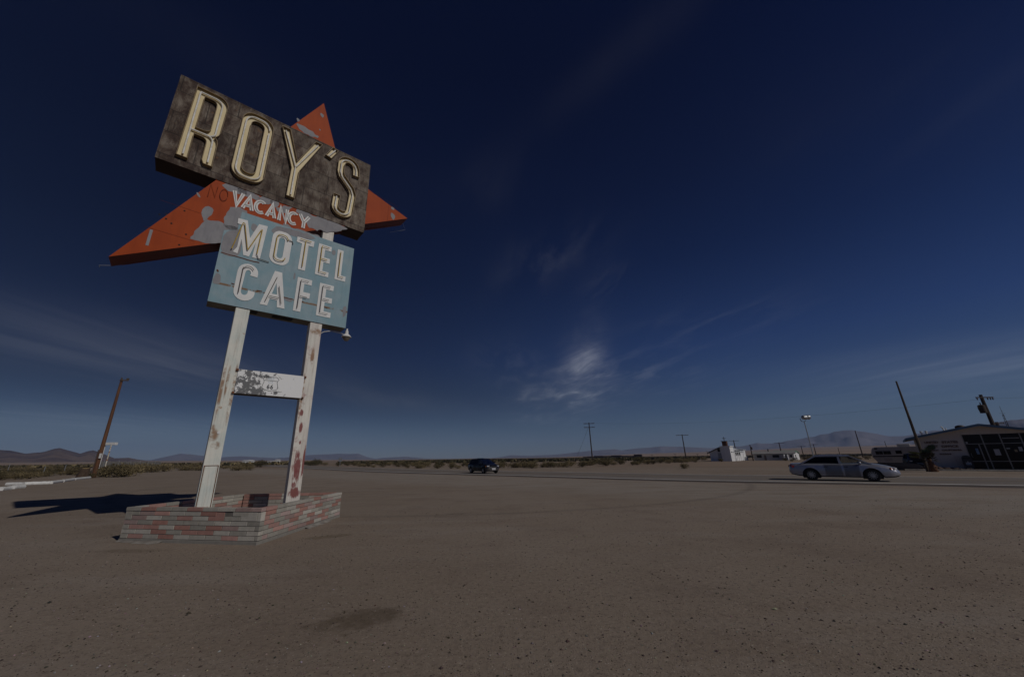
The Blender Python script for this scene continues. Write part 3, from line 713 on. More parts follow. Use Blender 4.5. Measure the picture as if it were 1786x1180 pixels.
# ------------------------------------------------------------------ terrain
def azel(x, y): d = ray(x, y); return math.atan2(d.x, d.y), math.atan2(d.z, math.hypot(d.x, d.y))
plain_px = [(-300, 803.5), (700, 803), (740, 802.5), (870, 799), (960, 796.8), (1040, 793.7), (1121, 789.7), (1222, 787), (1301, 784), (1334, 782), (1418, 778), (1500, 775.6), (1540, 774.5), (1786, 764), (2100, 752)]
pl_az = [azel(x, y)[0] for x, y in plain_px]; pl_el = [max(azel(x, y)[1], 0) for x, y in plain_px]
RPL = 3000.
def plain_h(az, r):
    e = float(np.interp(az, pl_az, pl_el)); t = min(max((r-420)/(RPL-420), 0), 1)
    return math.tan(e)*RPL*t*t*(1.6-.6*t) + 1.5*mnoise.noise(Vector((r*math.sin(az)*.004, r*math.cos(az)*.004, 1)))*t
GRIDC = []
rs = [0, 2, 4, 6, 9, 13, 18, 24, 32, 42, 55, 70, 90, 120, 160, 210, 280, 350, 420, 500, 650, 850, 1100, 1500, 2000, 2600, 3300, 4200, 5200, 6500, 7900]
azs = [R(a) for a in np.linspace(-180, 180, 241)]
mb = MB()
P = []
for r in rs[1:]: P.append([(r*math.sin(a), r*math.cos(a), plain_h(a, r) if abs(a) < R(90) else 0.) for a in azs[:-1]])
V = mb.grid(P, True); c0 = mb.bm.verts.new((0, 0, 0))
for k in range(len(V[0])): mb.face([c0, V[0][(k+1) % len(V[0])], V[0][k]])
ground = struct(mb.build('ground', M_GROUND, smooth=True))
for p in ground.data.polygons:
    pass

# two-lane road
near_line = [G(530, 815.6)+(G(530, 815.6)-G(640, 821.6))*2.2, G(530, 815.6), G(640, 821.6), G(800, 826.4), G(1000, 832), G(1200, 837.7), G(1500, 842.8), G(1786, 848)]
near_line.append(near_line[-1]+(near_line[-1]-near_line[-2])*5)
def smooth_path(P, n=12):
    out = []
    for i in range(len(P)-1):
        p0, p1, p2, p3 = P[max(i-1, 0)], P[i], P[i+1], P[min(i+2, len(P)-1)]
        for k in range(n):
            t = k/n; out.append(.5*((2*p1)+(p2-p0)*t+(2*p0-5*p1+4*p2-p3)*t*t+(3*p1-p0-3*p2+p3)*t**3))
    return out+[P[-1]]
NL = smooth_path(near_line, 14)
for _ in range(25):
    NL = [NL[0]]+[NL[i]*.5+(NL[i-1]+NL[i+1])*.25 for i in range(1, len(NL)-1)]+[NL[-1]]
def nrm(i):
    d = NL[min(i+1, len(NL)-1)]-NL[max(i-1, 0)]; return Vector((-d.y, d.x, 0)).normalized()
def strip(name, o0, o1, z, mat, wob=0., dash=False):
    mb = MB(); A = []; B = []
    for i in range(len(NL)):
        n = nrm(i); w = wob*mnoise.noise(Vector((i*.9, o0, 0)))
        a = NL[i]+n*(o0+w); b = NL[i]+n*o1; a.z = z; b.z = z; A.append(a); B.append(b)
    mb.grid([A, B]); return struct(mb.build(name, mat, smooth=True, recalc=False))
road = strip('road', -.02, 9.6, .030, M_ROAD)
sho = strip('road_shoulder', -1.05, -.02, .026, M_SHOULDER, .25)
strip('edge_line', .06, .50, .034, M_WLINE); strip('far_edge_line', 9.1, 9.35, .034, M_WLINE)
strip('centre_line', 4.70, 4.82, .034, M_YLINE); strip('centre_line', 4.95, 5.07, .034, M_YLINE)
mb = MB()
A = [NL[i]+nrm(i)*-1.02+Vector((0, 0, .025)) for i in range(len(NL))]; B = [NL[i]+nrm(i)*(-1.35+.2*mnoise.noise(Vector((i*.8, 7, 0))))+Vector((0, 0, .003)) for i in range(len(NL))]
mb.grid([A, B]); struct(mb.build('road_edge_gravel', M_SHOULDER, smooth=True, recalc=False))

# mountains: ridges with their own distance, depth and gullies
def m_hill(name, a, b, c):
    m, t, p = newmat(name); v = t.coord('Object')
    k = t.mix(t.sstep(t.noise(v, .0045, 7, .62), .40, .62), a, b)
    k = t.mix(t.math('MULTIPLY', t.sstep(t.noise(v, .012, 6, .7), .52, .66), .8), k, c)
    setp(t, p, k, .95, spec=.05); return m
def ridge(name, px, r, depth, mat, seed, gully=.28, base=-2., rough=1.):
    az = [azel(x, y)[0] for x, y in px]; el = [azel(x, y)[1] for x, y in px]
    nu = 260; nv = 26; mb = MB(); rows = []
    for j in range(nv+1):
        t = j/nv*1.5; row = []
        for i in range(nu+1):
            a = az[0]+(az[-1]-az[0])*i/nu; e = float(np.interp(a, az, el)); H = math.tan(max(e, 0))*r-base
            rr = r+(t-1)*depth; x, y = rr*math.sin(a), rr*math.cos(a)
            q = Vector((a*r/depth*2.2, t*1.6, seed)); g = mnoise.fractal(q, .9, 2.1, 5)
            s = (t if t < 1 else 2-t); s = max(s, 0)**1.15
            fade = 1-abs(2*min(t, 1)-1)**2 if t < 1 else 0
            z = base+H*max(s+gully*g*fade*rough, 0)
            z += H*.035*mnoise.noise(Vector((a*r/depth*14, seed, 3)))*s
            row.append((x, y, z))
        rows.append(row)
    mb.grid(rows); return struct(mb.build(name, mat, smooth=True))
H_NEAR = m_hill('brown_hill_rock', (.165, .112, .075), (.095, .060, .044), (.018, .011, .010))
H_FAR = m_hill('far_rock_haze_tinted', (.185, .168, .180), (.155, .140, .152), (.125, .112, .125))  # rock lightened and blued, so part of the haze is in this colour
ridge('brown_hills', [(-420, 800), (-250, 772), (-120, 782), (0, 783), (20, 784), (45, 790), (75, 787), (95, 781), (105, 780), (125, 786), (140, 790), (155, 785), (163, 784), (180, 790), (200, 798), (225, 797), (240, 800), (270, 803.5), (330, 805)], 2700, 900, H_NEAR, 1.)
ridge('hazy_hills', [(200, 806), (240, 803), (265, 801), (315, 790), (340, 792), (380, 797), (420, 794.5), (480, 798), (500, 797), (530, 793), (572, 791), (595, 790), (607, 791), (625, 790), (640, 796), (655, 799.5), (690, 803)], 5200, 800, H_FAR, 2.)
ridge('hazy_hills', [(620, 803), (670, 797.5), (708, 795.5), (745, 799), (790, 800.5), (840, 799.5), (872, 796.6), (892, 793), (920, 794), (962, 792.6), (983, 790.5), (1000, 788.5), (1032, 784.7), (1049, 783.7), (1073, 782.3), (1085, 784.7), (1097, 787), (1130, 791), (1170, 792)], 4800, 700, H_FAR, 3., base=0)
ridge('hazy_mountains', [(1010, 797), (1060, 788), (1113, 780.6), (1133, 779.6), (1151, 777.6), (1202, 778.6), (1242, 780.6), (1294, 777), (1309, 774), (1321, 771.4), (1334, 773), (1346, 772), (1361, 770.5), (1376, 767), (1402, 763), (1418, 759.6), (1435, 756), (1452, 752), (1472, 748.4), (1486, 749), (1500, 750.4), (1521, 754), (1540, 758), (1556, 759.4), (1579, 759.4), (1605, 754), (1627, 749), (1636, 748.6), (1665, 753), (1695, 758), (1740, 762)], 5000, 800, H_FAR, 4., base=10)
ridge('hazy_mountains', [(1590, 772), (1640, 756), (1695, 743), (1720, 738.5), (1746, 733), (1767, 730), (1778, 728.5), (1800, 729), (1850, 733), (1950, 738), (2150, 755)], 3500, 550, H_FAR, 6., base=5)

# railway bank running across the flat
E0, E1 = DOWN(760, 800, 520), DOWN(1560, 790, 330)
mb = MB(); d = (E1-E0); L = d.length; d.normalize(); n = Vector((-d.y, d.x, 0)); rows = []
for o, z in ((-5, -.5), (-2.2, 1.0), (2.2, 1.0), (5, -.5)): rows.append([E0+d*(L*i/60)+n*o+Vector((0, 0, z+.1*mnoise.noise(Vector((i, o, 0))))) for i in range(61)])
mb.grid(rows); struct(mb.build('railway_bank', pm('dark_ballast', (.085, .062, .048), (.055, .042, .034), .3, .95)))
RD, RN = d, n
# ------------------------------------------------------------------ air
mb = MB(); mb.b2((-7950, -7950, -3.5), (7950, 7950, 345)); haze = mb.build('haze', [], None); haze['kind'] = 'stuff'
hm = bpy.data.materials.new('air'); hm.use_nodes = True; t = NT(hm.node_tree)
hm.node_tree.nodes.remove(hm.node_tree.nodes['Principled BSDF'])
pv = t.n('ShaderNodeVolumePrincipled'); pv.inputs['Density'].default_value = 1.05e-4; pv.inputs['Color'].default_value = (.42, .60, 1., 1); pv.inputs['Anisotropy'].default_value = .0
t.L.new(pv.outputs[0], hm.node_tree.nodes['Material Output'].inputs['Volume']); haze.data.materials.append(hm)

# ------------------------------------------------------------------ sky and sun
SUN = Vector((1.08, -.87, 1.0)).normalized()
el = math.asin(SUN.z)
ld = bpy.data.lights.new('sun', 'SUN'); ld.energy = 4.2; ld.angle = R(.53); ld.color = (1., .95, .88)
sun = bpy.data.objects.new('sun', ld); COL.objects.link(sun); sun.rotation_euler = SUN.to_track_quat('Z', 'Y').to_euler(); sun.location = (20, -20, 30)
w = bpy.data.worlds.new('World'); sc.world = w; w.use_nodes = True; t = NT(w.node_tree)
bg = w.node_tree.nodes['Background']
sky = t.n('ShaderNodeTexSky'); sky.sky_type = 'NISHITA'; sky.sun_disc = False
sky.sun_elevation = el; sky.sun_rotation = math.atan2(SUN.x, SUN.y); sky.altitude = 600; sky.air_density = 1.; sky.dust_density = .3; sky.ozone_density = 3.
tc = t.n('ShaderNodeTexCoord'); dirv = tc.outputs['Generated']
sep = t.n('ShaderNodeSeparateXYZ'); t.L.new(dirv, sep.inputs[0]); dz = sep.outputs[2]
SKYMUL = t.ramp(dz, [(0., (.80, .93, 1.18)), (.07, (.68, .84, 1.16)), (.14, (.52, .69, 1.08)), (.25, (.32, .52, 1.06)), (.44, (.11, .255, .66)), (.6, (.045, .145, .47)), (.8, (.004, .075, .35))])
mulc = t.n('ShaderNodeMix'); mulc.data_type = 'RGBA'; mulc.blend_type = 'MULTIPLY'; mulc.inputs[0].default_value = 1
t.L.new(sky.outputs[0], mulc.inputs[6]); pol = t.n('ShaderNodeMapRange'); pol.interpolation_type = 'SMOOTHSTEP'; t.L.new(t.vm('DOT_PRODUCT', dirv, tuple(SUN)), pol.inputs[0])
pol.inputs[1].default_value = -.65; pol.inputs[2].default_value = .12; pol.inputs[3].default_value = .34; pol.inputs[4].default_value = 1.1
pe = t.sstep(dz, -.03, .17); pf = t.math('ADD', t.math('MULTIPLY', pol.outputs[0], pe), t.math('SUBTRACT', 1., pe))
pc = t.n('ShaderNodeVectorMath'); pc.operation = 'SCALE'; t.L.new(SKYMUL, pc.inputs[0]); t.L.new(pf, pc.inputs['Scale'])
t.L.new(pc.outputs[0], mulc.inputs[7])
# thin cirrus, placed by compass direction and height in the sky
dzc = t.math('MAXIMUM', dz, .02)
px_ = t.math('DIVIDE', sep.outputs[0], dzc); py_ = t.math('DIVIDE', sep.outputs[1], dzc)
def wisps(rot, scale, stretch, seed, lo, hi, det=7):
    cb = t.n('ShaderNodeCombineXYZ'); t.L.new(px_, cb.inputs[0]); t.L.new(py_, cb.inputs[1]); cb.inputs[2].default_value = seed
    mp = t.n('ShaderNodeMapping'); t.L.new(cb.outputs[0], mp.inputs[0]); mp.inputs['Rotation'].default_value = (0, 0, rot); mp.inputs['Scale'].default_value = (1, stretch, 1)
    return t.sstep(t.noise(mp.outputs[0], scale, det, .62, .5), lo, hi)
def spot(x, y, wx, wy, rot, amt):
    c = ray(x, y).normalized(); e1 = (ray(x+8, y)-ray(x-8, y)).normalized(); e1 = (e1-c*e1.dot(c)).normalized(); e2 = c.cross(e1)
    if e2.z < 0: e2 = -e2
    k = CF/1.0*c.dot(_F)
    a, b = e1*math.cos(rot)+e2*math.sin(rot), e2*math.cos(rot)-e1*math.sin(rot)
    u = t.math('DIVIDE', t.vm('DOT_PRODUCT', dirv, tuple(a)), wx/k*c.dot(_F)); v = t.math('DIVIDE', t.vm('DOT_PRODUCT', dirv, tuple(b)), wy/k*c.dot(_F))
    r2 = t.math('ADD', t.math('MULTIPLY', u, u), t.math('MULTIPLY', v, v))
    front = t.math('GREATER_THAN', t.vm('DOT_PRODUCT', dirv, tuple(c)), .3)
    return t.math('MULTIPLY', t.math('MULTIPLY', t.math('POWER', 2.718, t.math('MULTIPLY', r2, -1.)), front), amt)
N1 = wisps(R(24), 2.4, .36, 1., .36, .78, 14); N2 = wisps(R(-35), 1.6, .22, 5., .36, .72, 12); N3 = wisps(R(75), 3.2, .35, 9., .42, .7, 12)
def addall(l):
    s = l[0]
    for x in l[1:]: s = t.math('ADD', s, x)
    return s
c1 = t.math('MULTIPLY', addall([spot(1015, 640, 30, 58, R(-12), 1.7), spot(1000, 680, 85, 28, 0, .8), spot(935, 692, 40, 14, R(10), .5), spot(940, 730, 50, 9, 0, .6)]), t.math('ADD', t.math('MULTIPLY', t.math('MULTIPLY', N1, t.math('ADD', t.math('MULTIPLY', N3, .6), .55)), .85), .14))
c2 = t.math('MULTIPLY', addall([spot(1110, 648, 95, 30, R(5), .34), spot(960, 440, 80, 34, R(30), .24), spot(1062, 492, 40, 22, R(35), .2), spot(1250, 560, 110, 28, R(12), .16), spot(890, 640, 60, 40, R(-25), .18), spot(850, 320, 60, 40, R(20), .05), spot(680, 290, 50, 25, R(0), .05)]), N3)
c3 = t.math('MULTIPLY', addall([spot(190, 605, 260, 40, R(-13), .30), spot(300, 640, 110, 14, R(-12), .22), spot(80, 735, 210, 17, R(-4), .42), spot(1720, 636, 130, 13, R(9), .62), spot(1560, 690, 150, 14, R(9), .22), spot(700, 700, 120, 16, R(-6), .15), spot(1700, 600, 150, 12, R(12), .22)]), t.math('ADD', t.math('MULTIPLY', N2, .6), .4))
c4 = t.math('MULTIPLY', addall([spot(1080, 95, 190, 26, R(38), .045), spot(330, 70, 170, 40, R(-35), .03), spot(1600, 180, 150, 60, R(20), .05), spot(760, 330, 120, 40, R(10), .015)]), t.math('ADD', N2, .2))
cl = addall([c1, c2, c3, c4])
ccol = t.n('ShaderNodeMix'); ccol.data_type = 'RGBA'; ccol.blend_type = 'ADD'; ccol.inputs[0].default_value = 1; ccol.clamp_factor = False
cs = t.n('ShaderNodeMix'); cs.data_type = 'RGBA'; cs.blend_type = 'MULTIPLY'; cs.inputs[0].default_value = 1
cc = t.n('ShaderNodeCombineColor')
for i in range(3): t.L.new(cl, cc.inputs[i])
t.L.new(cc.outputs[0], cs.inputs[6]); cs.inputs[7].default_value = (4.6, 4.6, 4.6, 1)
t.L.new(mulc.outputs[2], ccol.inputs[6]); t.L.new(cs.outputs[2], ccol.inputs[7])
t.L.new(ccol.outputs[2], bg.inputs['Color']); bg.inputs['Strength'].default_value = .05
sc.view_settings.view_transform = 'Standard'; sc.view_settings.look = 'None'; sc.view_settings.gamma = 1; sc.view_settings.exposure = -1.4
sc.cycles.use_denoising = True
sc.cycles.max_bounces = 6; sc.cycles.volume_bounces = 1; sc.cycles.transparent_max_bounces = 12

# ------------------------------------------------------------------ poles and wires
def pole_mesh(mb, h, r0, r1, seg=10): mb.tube([(0, 0, -.4), (0, 0, h*.5), (0, 0, h)], [r0, (r0+r1)/2, r1], seg)
def utility_pole(label, base, top_px, r0=.15, r1=.1, arms=1, armw=2.4, rot=0., mat=None, group=None, lean=0., name='utility_pole', ins=True):
    h = HT(base, *top_px); p = thing(name, label, 'utility pole', base, rot, group)
    mb = MB(); pole_mesh(mb, h, r0, r1); mb.build('pole', mat or M_DARKWOOD, p, smooth=True)
    for k in range(arms):
        z = h-.25-k*.95; mb = MB(); mb.b2((-armw/2, -.14, z-.06), (armw/2, -.04, z+.06)); a = mb.build('crossarm', M_DARKWOOD, p)
        if ins:
            for i in (-1, -.62, .62, 1):
                mb = MB(); mb.lathe([(.02, 0), (.05, .03), (.05, .10), (.03, .14)], 8, lambda q: q+Vector((i*armw*.47, -.09, z+.06))); mb.build('insulator', M_CERAM, a, smooth=True)
    return p, h
bA = G(1034, 808.5); pA, hA = utility_pole('wooden utility pole with two crossarms beyond the highway, right of the black car', bA, (1028.5, 736.5), .17, .11, 2, 2.6, R(-14))
for x, y in ((1003, 783),):
    mb = MB(); gq = DOWN(1001, 806, bA.y); mb.tube([(0, 0, hA*.92), (gq.x-bA.x, gq.y-bA.y, 0)], .022, 5); mb.rot = 0; o = mb.build('guy_wire', M_WIRE, pA)
    o.rotation_euler = (0, 0, R(14))
bB = G(1197.5, 804.6); utility_pole('wooden utility pole with one crossarm standing left of the white church', bB, (1191, 757), .17, .11, 1, 3.2, R(-20))
# poles behind the church and the long house
utility_pole('utility pole with wide crossarm rising behind the church roof', DOWN(1286, 799, 150), (1280.2, 767.2), .2, .13, 1, 3.4, R(-20), ins=False)
pD, hD = utility_pole('dark stubby pole with transformer between the church and the long house', G(1314, 803.2), (1309, 775), .14, .1, 0)
mb = MB(); mb.lathe([(.0, 0), (.2, .02), (.2, .62), (.12, .7)], 10, lambda q: q+Vector((.27, 0, hD-1.3))); mb.build('transformer', M_DARKWOOD, pD, smooth=True)
utility_pole('utility pole with crossarm behind the long house roof', DOWN(1365, 798, 150), (1358.6, 771), .2, .13, 1, 3.4, R(-20), ins=False)
for i, (bx, by, tx, ty, Y, lb) in enumerate(((1403, 800, 1398, 777, 190, 'thin far utility pole just left of the twin-head floodlight mast'), (1425, 798, 1420, 774, 185, 'thin far utility pole just right of the twin-head floodlight mast'),
        (1466, 796, 1460.7, 780.5, 260, 'short far pole on the plain above the silver car'), (1551, 794, 1546.8, 769, 230, 'short far pole standing behind the parked camper trailer'))):
    utility_pole(lb, DOWN(bx, by, Y), (tx, ty), .2, .13, 1 if i < 2 else 0, 3.6, R(-20), ins=False)
for i, (x, yt, lb) in enumerate(((1136.5, 792.5, 'leftmost of the tiny far poles left of the church'), (1177, 790.5, 'second of the tiny far poles left of the church'), (1216, 791, 'third of the tiny far poles left of the church'), (1234, 786, 'tiny far pole touching the church gable'))):
    utility_pole(lb, DOWN(x+1, 797, 330), (x, yt), .16, .12, 1, 2.2, R(-20), ins=False, group='tiny poles along the railway')
bH = G(1505.8, 797.5); utility_pole('bare dark pole without crossarms between the silver car and the camper', bH, (1491, 750.5), .2, .13, 0)
bI = G(1619, 821.8); pI, hI = utility_pole('tall bare brown pole standing at the left corner of the post office', bI, (1562, 664.5), .13, .065, 0, mat=M_GREYWOOD)
mb = MB(); mb.tube([(.0, -.10, 0), (0, -.09, hI*.55), (0, -.075, hI*.55+.4)], .022, 6); mb.build('conduit', M_GREYWOOD, pI)
# transformer pole behind the post office
bJ = DOWN(1757, 800, 47.); pJ = thing('utility_pole', 'dark leaning pole with hanging transformer behind the post office roof', 'utility pole', bJ)
hJ = HT(bJ, 1727.5, 688)
mb = MB(); pole_mesh(mb, hJ, .24, .15); mb.build('pole', M_DARKWOOD, pJ, smooth=True)
mb = MB(); mb.b2((-.9, -.2, hJ-.42), (1.25, -.1, hJ-.30)); ca = mb.build('crossarm', M_DARKWOOD, pJ)
for x in (-.8, .5, .85, 1.15):
    mb = MB(); mb.lathe([(.03, -.38), (.07, -.33), (.045, -.25), (.07, -.18), (.03, -.12)], 8, lambda q: q+Vector((x, -.15, hJ-.30))); mb.build('insulator', M_CERAM, ca, smooth=True)
mb = MB(); mb.lathe([(.0, 0), (.30, .02), (.30, .95), (.22, 1.02), (.05, 1.05), (.05, 1.3)], 14, lambda q: q+Vector((-.62, -.1, hJ-2.3))); tr = mb.build('transformer', M_DARKWOOD, pJ, smooth=True)
mb = MB(); mb.tube([(-.9, -.1, hJ-1.35), (-1.15, -.1, hJ-1.6), (-1.1, -.1, hJ-2.0), (-.9, -.1, hJ-2.25)], .02, 6); mb.build('drop_wire', M_WIRE, tr)
mb = MB(); mb.b2((-.42, -.3, hJ-4.25), (-.15, -.1, hJ-3.95)); mb.build('bracket', M_DARKWOOD, pJ)
# small pole and aerial mast further back
bK = DOWN(1765, 800, 70.); pK, hK = utility_pole('short dark pole with wide crossarm at the right above the post office roof', bK, (1754, 735.5), .28, .2, 1, 2.4)
bM = DOWN(1783, 800, 90.); mast = thing('aerial_mast', 'thin lattice aerial mast behind the post office roof', 'mast', bM)
hM = HT(bM, 1749.5, 708)
mb = MB()
for a in range(3): mb.tube([(.35*math.cos(a*2.1), .35*math.sin(a*2.1), 0), (.12*math.cos(a*2.1), .12*math.sin(a*2.1), hM*.84)], .035, 5)
for k in range(14):
    z0, z1 = hM*.84*k/14, hM*.84*(k+1)/14
    for a in range(3):
        r0, r1 = .35-.23*k/14, .35-.23*(k+1)/14
        mb.tube([(r0*math.cos(a*2.1), r0*math.sin(a*2.1), z0), (r1*math.cos(a*2.1+2.1), r1*math.sin(a*2.1+2.1), z1)], .02, 4)
mb.build('lattice', M_DARKWOOD, mast)
mb = MB(); mb.tube([(0, 0, hM*.82), (0, 0, hM)], .03, 5); mb.tube([(-.7, 0, hM*.86), (.7, 0, hM*.86)], .025, 5); mb.tube([(-.3, 0, hM*.9), (.3, 0, hM*.9)], .025, 5); mb.build('aerial', M_DARKWOOD, mast)
# overhead wires
def wire(label, a, b, sag, group=None):
    mb = MB(); n = 24; mb.tube([(a+(b-a)*(i/n)-a+Vector((0, 0, -sag*4*(i/n)*(1-i/n)))) for i in range(n+1)], .008, 5)
    o = mb.build('overhead_wire', M_WIRE, None); o.location = a; tag(o, label, 'wire', group)
    return o
wa = bA+Vector((.6, -.1, hA-.12)); wb = bJ+Vector((.5, -.15, hJ-.5))
wire('long overhead wire strung from the two-armed pole to the transformer pole', wa, wb, 1.2)
wire('overhead wire leaving the transformer pole towards the right edge', wb, wb+Vector((30, -6, .6)), .3)

# tall double floodlight mast
bL = DOWN(1419.5, 797, 105.); lp = thing('floodlight_mast', 'slim mast with two round floodlights beyond the silver car', 'floodlight', bL)
hL = HT(bL, 1402.5, 735)
mb = MB(); mb.tube([(0, 0, -.3), (0, 0, hL)], [.16, .10], 8); mb.build('pole', M_GALV, lp, smooth=True)
mb = MB(); mb.tube([(-.95, 0, hL+.9), (-.75, 0, hL+.1), (0, 0, hL), (.3, -.2, hL+.3)], .07, 8); mb.build('bracket', M_DARKWOOD, lp, smooth=True)
for k, (x, z, sx) in enumerate(((.35, 1.15, 1.), (1.25, 1.2, .7))):
    mb = MB(); mb.lathe([(.2, -.75), (.62, -.45), (.75, .25), (.70, .42)], 18, lambda q: Vector((x+q.z*sx, -.1*k-q.y*.9, hL+z+q.x*.85))); fl = mb.build('floodlight', M_GALV, lp, smooth=True)
    mb = MB(); mb.lathe([(.69, .40), (.60, .46)], 18, lambda q: Vector((x+q.z*sx, -.1*k-q.y*.9, hL+z+q.x*.85))); mb.build('lens', M_LETW, fl, smooth=True)

# ------------------------------------------------------------------ left edge: pole, frame, fence, stump, kerb stones
bP = G(163, 832.5); hP = HT(bP, 211, 661.5)
p = thing('utility_pole', 'tall rust-brown wooden pole at the left behind the sign shadow', 'utility pole', bP, R(10))
mb = MB(); mb.tube([(0, 0, -.4), (0, 0, hP*.5), (0, 0, hP)], [.235, .19, .14], 14); mb.build('pole', M_WOODPOLE, p, smooth=True)
mb = MB(); mb.b2((-.1, -.25, hP-.22), (.95, -.13, hP-.08)); ca = mb.build('crossarm', M_GREYWOOD, p)
mb = MB(); mb.b2((.72, -.3, hP-.05), (.95, -.1, hP+.14)); mb.build('bracket', M_GREYWOOD, ca)
mb = MB(); mb.lathe([(.04, 0), (.1, .05), (.1, .22), (.05, .3)], 10, lambda q: q+Vector((-.05, 0, hP+.0))); mb.build('pole_cap', M_STEEL, p, smooth=True)
mb = MB(); mb.b2((.15, -.34, 2.35), (.33, -.2, 2.95)); mb.build('junction_box', M_WHITEP, p)
mb = MB(); mb.tube([(-.2, -.2, 0), (-.2, -.19, 3.4)], .05, 6); mb.build('conduit', M_STEEL, p)
fA = G(169.5, 824.0); fB_ = DOWN(181, 822, fA.y-.6); hf = HT(fA, 183.5, 775)
ff = thing('pipe_frame', 'white upright pipe frame with rusty right leg behind the brown pole', 'frame', fA)
dX = fB_-fA
mb = MB(); mb.tube([(0, 0, -.2), (0, 0, hf-.1)], .11, 10); mb.build('leg', M_WHITEP, ff, smooth=True)['label'] = 'white leg'
mb = MB(); mb.tube([(dX.x, dX.y, -.2), (dX.x, dX.y, hf-.1)], .09, 10); mb.build('leg', mat_weathered('rusty_white_paint', (.62, .60, .52), (.50, .42, .30), (.25, .10, .03), 1., .5, .56), ff, smooth=True)['label'] = 'rust-streaked leg'
mb = MB(); mb.b2((-.38, -.3, hf-.1), (dX.x+.38, .3, hf+.42)); mb.build('top_box', M_WHITEP, ff, bevel=.03)
# corrugated fence
cA, cB = G(171.5, 823.0), G(279, 814.8)
cf = thing('corrugated_fence', 'grey corrugated metal fence behind the bushes left of the sign', 'fence', cA)
d = cB-cA; L = d.length; d.normalize(); n = Vector((-d.y, d.x, 0)); hc = 2.1
mb = MB(); N = int(L/.14); rows = [[], []]
for i in range(N+1):
    q = d*(L*i/N)+n*(.035 if i % 2 else -.035); rows[0].append(q); rows[1].append(q+Vector((0, 0, hc+.05*mnoise.noise(Vector((i*.1, 0, 0))))))
mb.grid(rows)
m_corr = mat_weathered('dull_corrugated_steel', (.20, .19, .18), (.15, .145, .14), (.13, .08, .05), .5, .62, .72)
mb.build('sheeting', m_corr, cf)
for s in np.linspace(.02, .98, 7):
    mb = MB(); q = d*(L*s)-n*.12; mb.tube([q+Vector((0, 0, -.2)), q+Vector((0, 0, hc+.25))], .055, 6); mb.build('fence_post', M_GALV, cf)
# thin wire-fence posts left
for (x, y, yt, lb) in ((10.5, 828, 808.5, 'leftmost thin steel fence post among the bushes'), (74, 829, 813, 'thin steel fence post in the middle of the left bushes'), (110, 827, 810, 'thin steel fence post left of the tree stump')):
    b = G(x, y); mb = MB(); mb.tube([(0, 0, -.2), (.02, 0, HT(b, x+4, yt))], .045, 6); mb.tube([(-.08, 0, .05), (.1, 0, .05)], .02, 4)
    o = mb.build('fence_post', M_GALV, None); o.location = b; tag(o, lb, 'post')
# leaning stump
bS = G(142, 834.5); st = thing('tree_stump', 'leaning cut tree stump with pale top by the white kerb', 'stump', bS)
hs = HT(bS, 149, 814.5)
P = []
for k in range(9):
    t_ = k/8; c = Vector((.12*t_*hs*.6, .05*t_, hs*t_-.1)); r_ = .52-.10*t_+(.14*(1-t_)**3)
    P.append([c+Vector((math.cos(a)*r_*(1+.16*mnoise.noise(Vector((math.cos(a)*1.6, math.sin(a)*1.6, t_*1.2)))), math.sin(a)*r_, .06*math.sin(a*2)*t_)) for a in np.linspace(0, 2*PI, 20)[:-1]])
mb = MB(); V = mb.grid(P, True); mb.build('bark', pm('dark_bark', (.05, .032, .022), (.085, .058, .038), 6., .95, bump=.5, stretch=(2, 2, .6)), st, smooth=True, sharp=60)
mb = MB(); mb.face([mb.bm.verts.new(p+Vector((0, 0, .004))) for p in P[-1]]); mb.build('cut_face', pm('cut_wood', (.30, .22, .10), (.22, .15, .07), 8., .9), st)
# whitewashed kerb stones
kerbs = [((0, 855.3), (15.5, 853.8), 'nearest whitewashed kerb log at the left edge of the picture'), ((21.5, 852.2), (40.5, 850.6), 'short whitewashed kerb log beside the nearest one at the left edge'), ((11, 846.2), (40, 845.6), 'whitewashed kerb log at the left end of the long kerb row'),
         ((41.8, 845.3), (86, 843.6), 'long whitewashed kerb log in front of the largest bushes'), ((88, 843.3), (107, 840.6), 'whitewashed kerb log third from the pole end of the row'), ((108.5, 840.4), (128, 837.4), 'whitewashed kerb log second from the pole end of the row'), ((129, 837.2), (155.5, 834.2), 'whitewashed kerb log ending beside the brown pole')]
for i, (a, b, lb) in enumerate(kerbs):
    a, b = G(*a), G(*b); mb = MB(); n_ = 9
    mb.tube([(b-a)*(k/n_)+Vector((0, 0, .10+.02*mnoise.noise(Vector((i, k*.8, 0))))) for k in range(n_+1)], [.155+.02*mnoise.noise(Vector((k*1.3, i, 2))) for k in range(n_+1)], 10)
    o = mb.build('kerb_log', M_WHITEP, None, smooth=True); o.location = a; tag(o, lb, 'kerb', 'whitewashed kerb logs')

# ------------------------------------------------------------------ far white houses, markers and road sign along the road to the left
def far_house(label, x0, x1, y, Y, h, roof):
    a, b = DOWN(x0, y, Y), DOWN(x1, y, Y); w = (b-a).length; t = thing('distant_house', label, 'house', a)
    mb = MB(); mb.b2((0, 0, -.5), (w, 6, h)); mb.build('wall', M_WHITEP, t)
    mb = MB(); mb.prism([[(-.4, h), (w+.4, h), (w/2, h+roof)]], -.3, 6.3); mb.build('roof', M_WHITEP, t)
    for k in (.25, .65):
        mb = MB(); mb.b2((w*k, -.03, h*.4), (w*k+w*.12, -.001, h*.8)); mb.build('window', M_DARKIN, t)
far_house('tiny distant white house farthest left on the road horizon', 421.5, 427, 808, 260, 2., .5)
far_house('tiny distant white house in the middle of the road horizon', 429.5, 436.5, 806.5, 330, 2.2, .7)
far_house('long low distant white building right of the big bush on the road horizon', 465, 478, 807.8, 300, 1.6, .35)
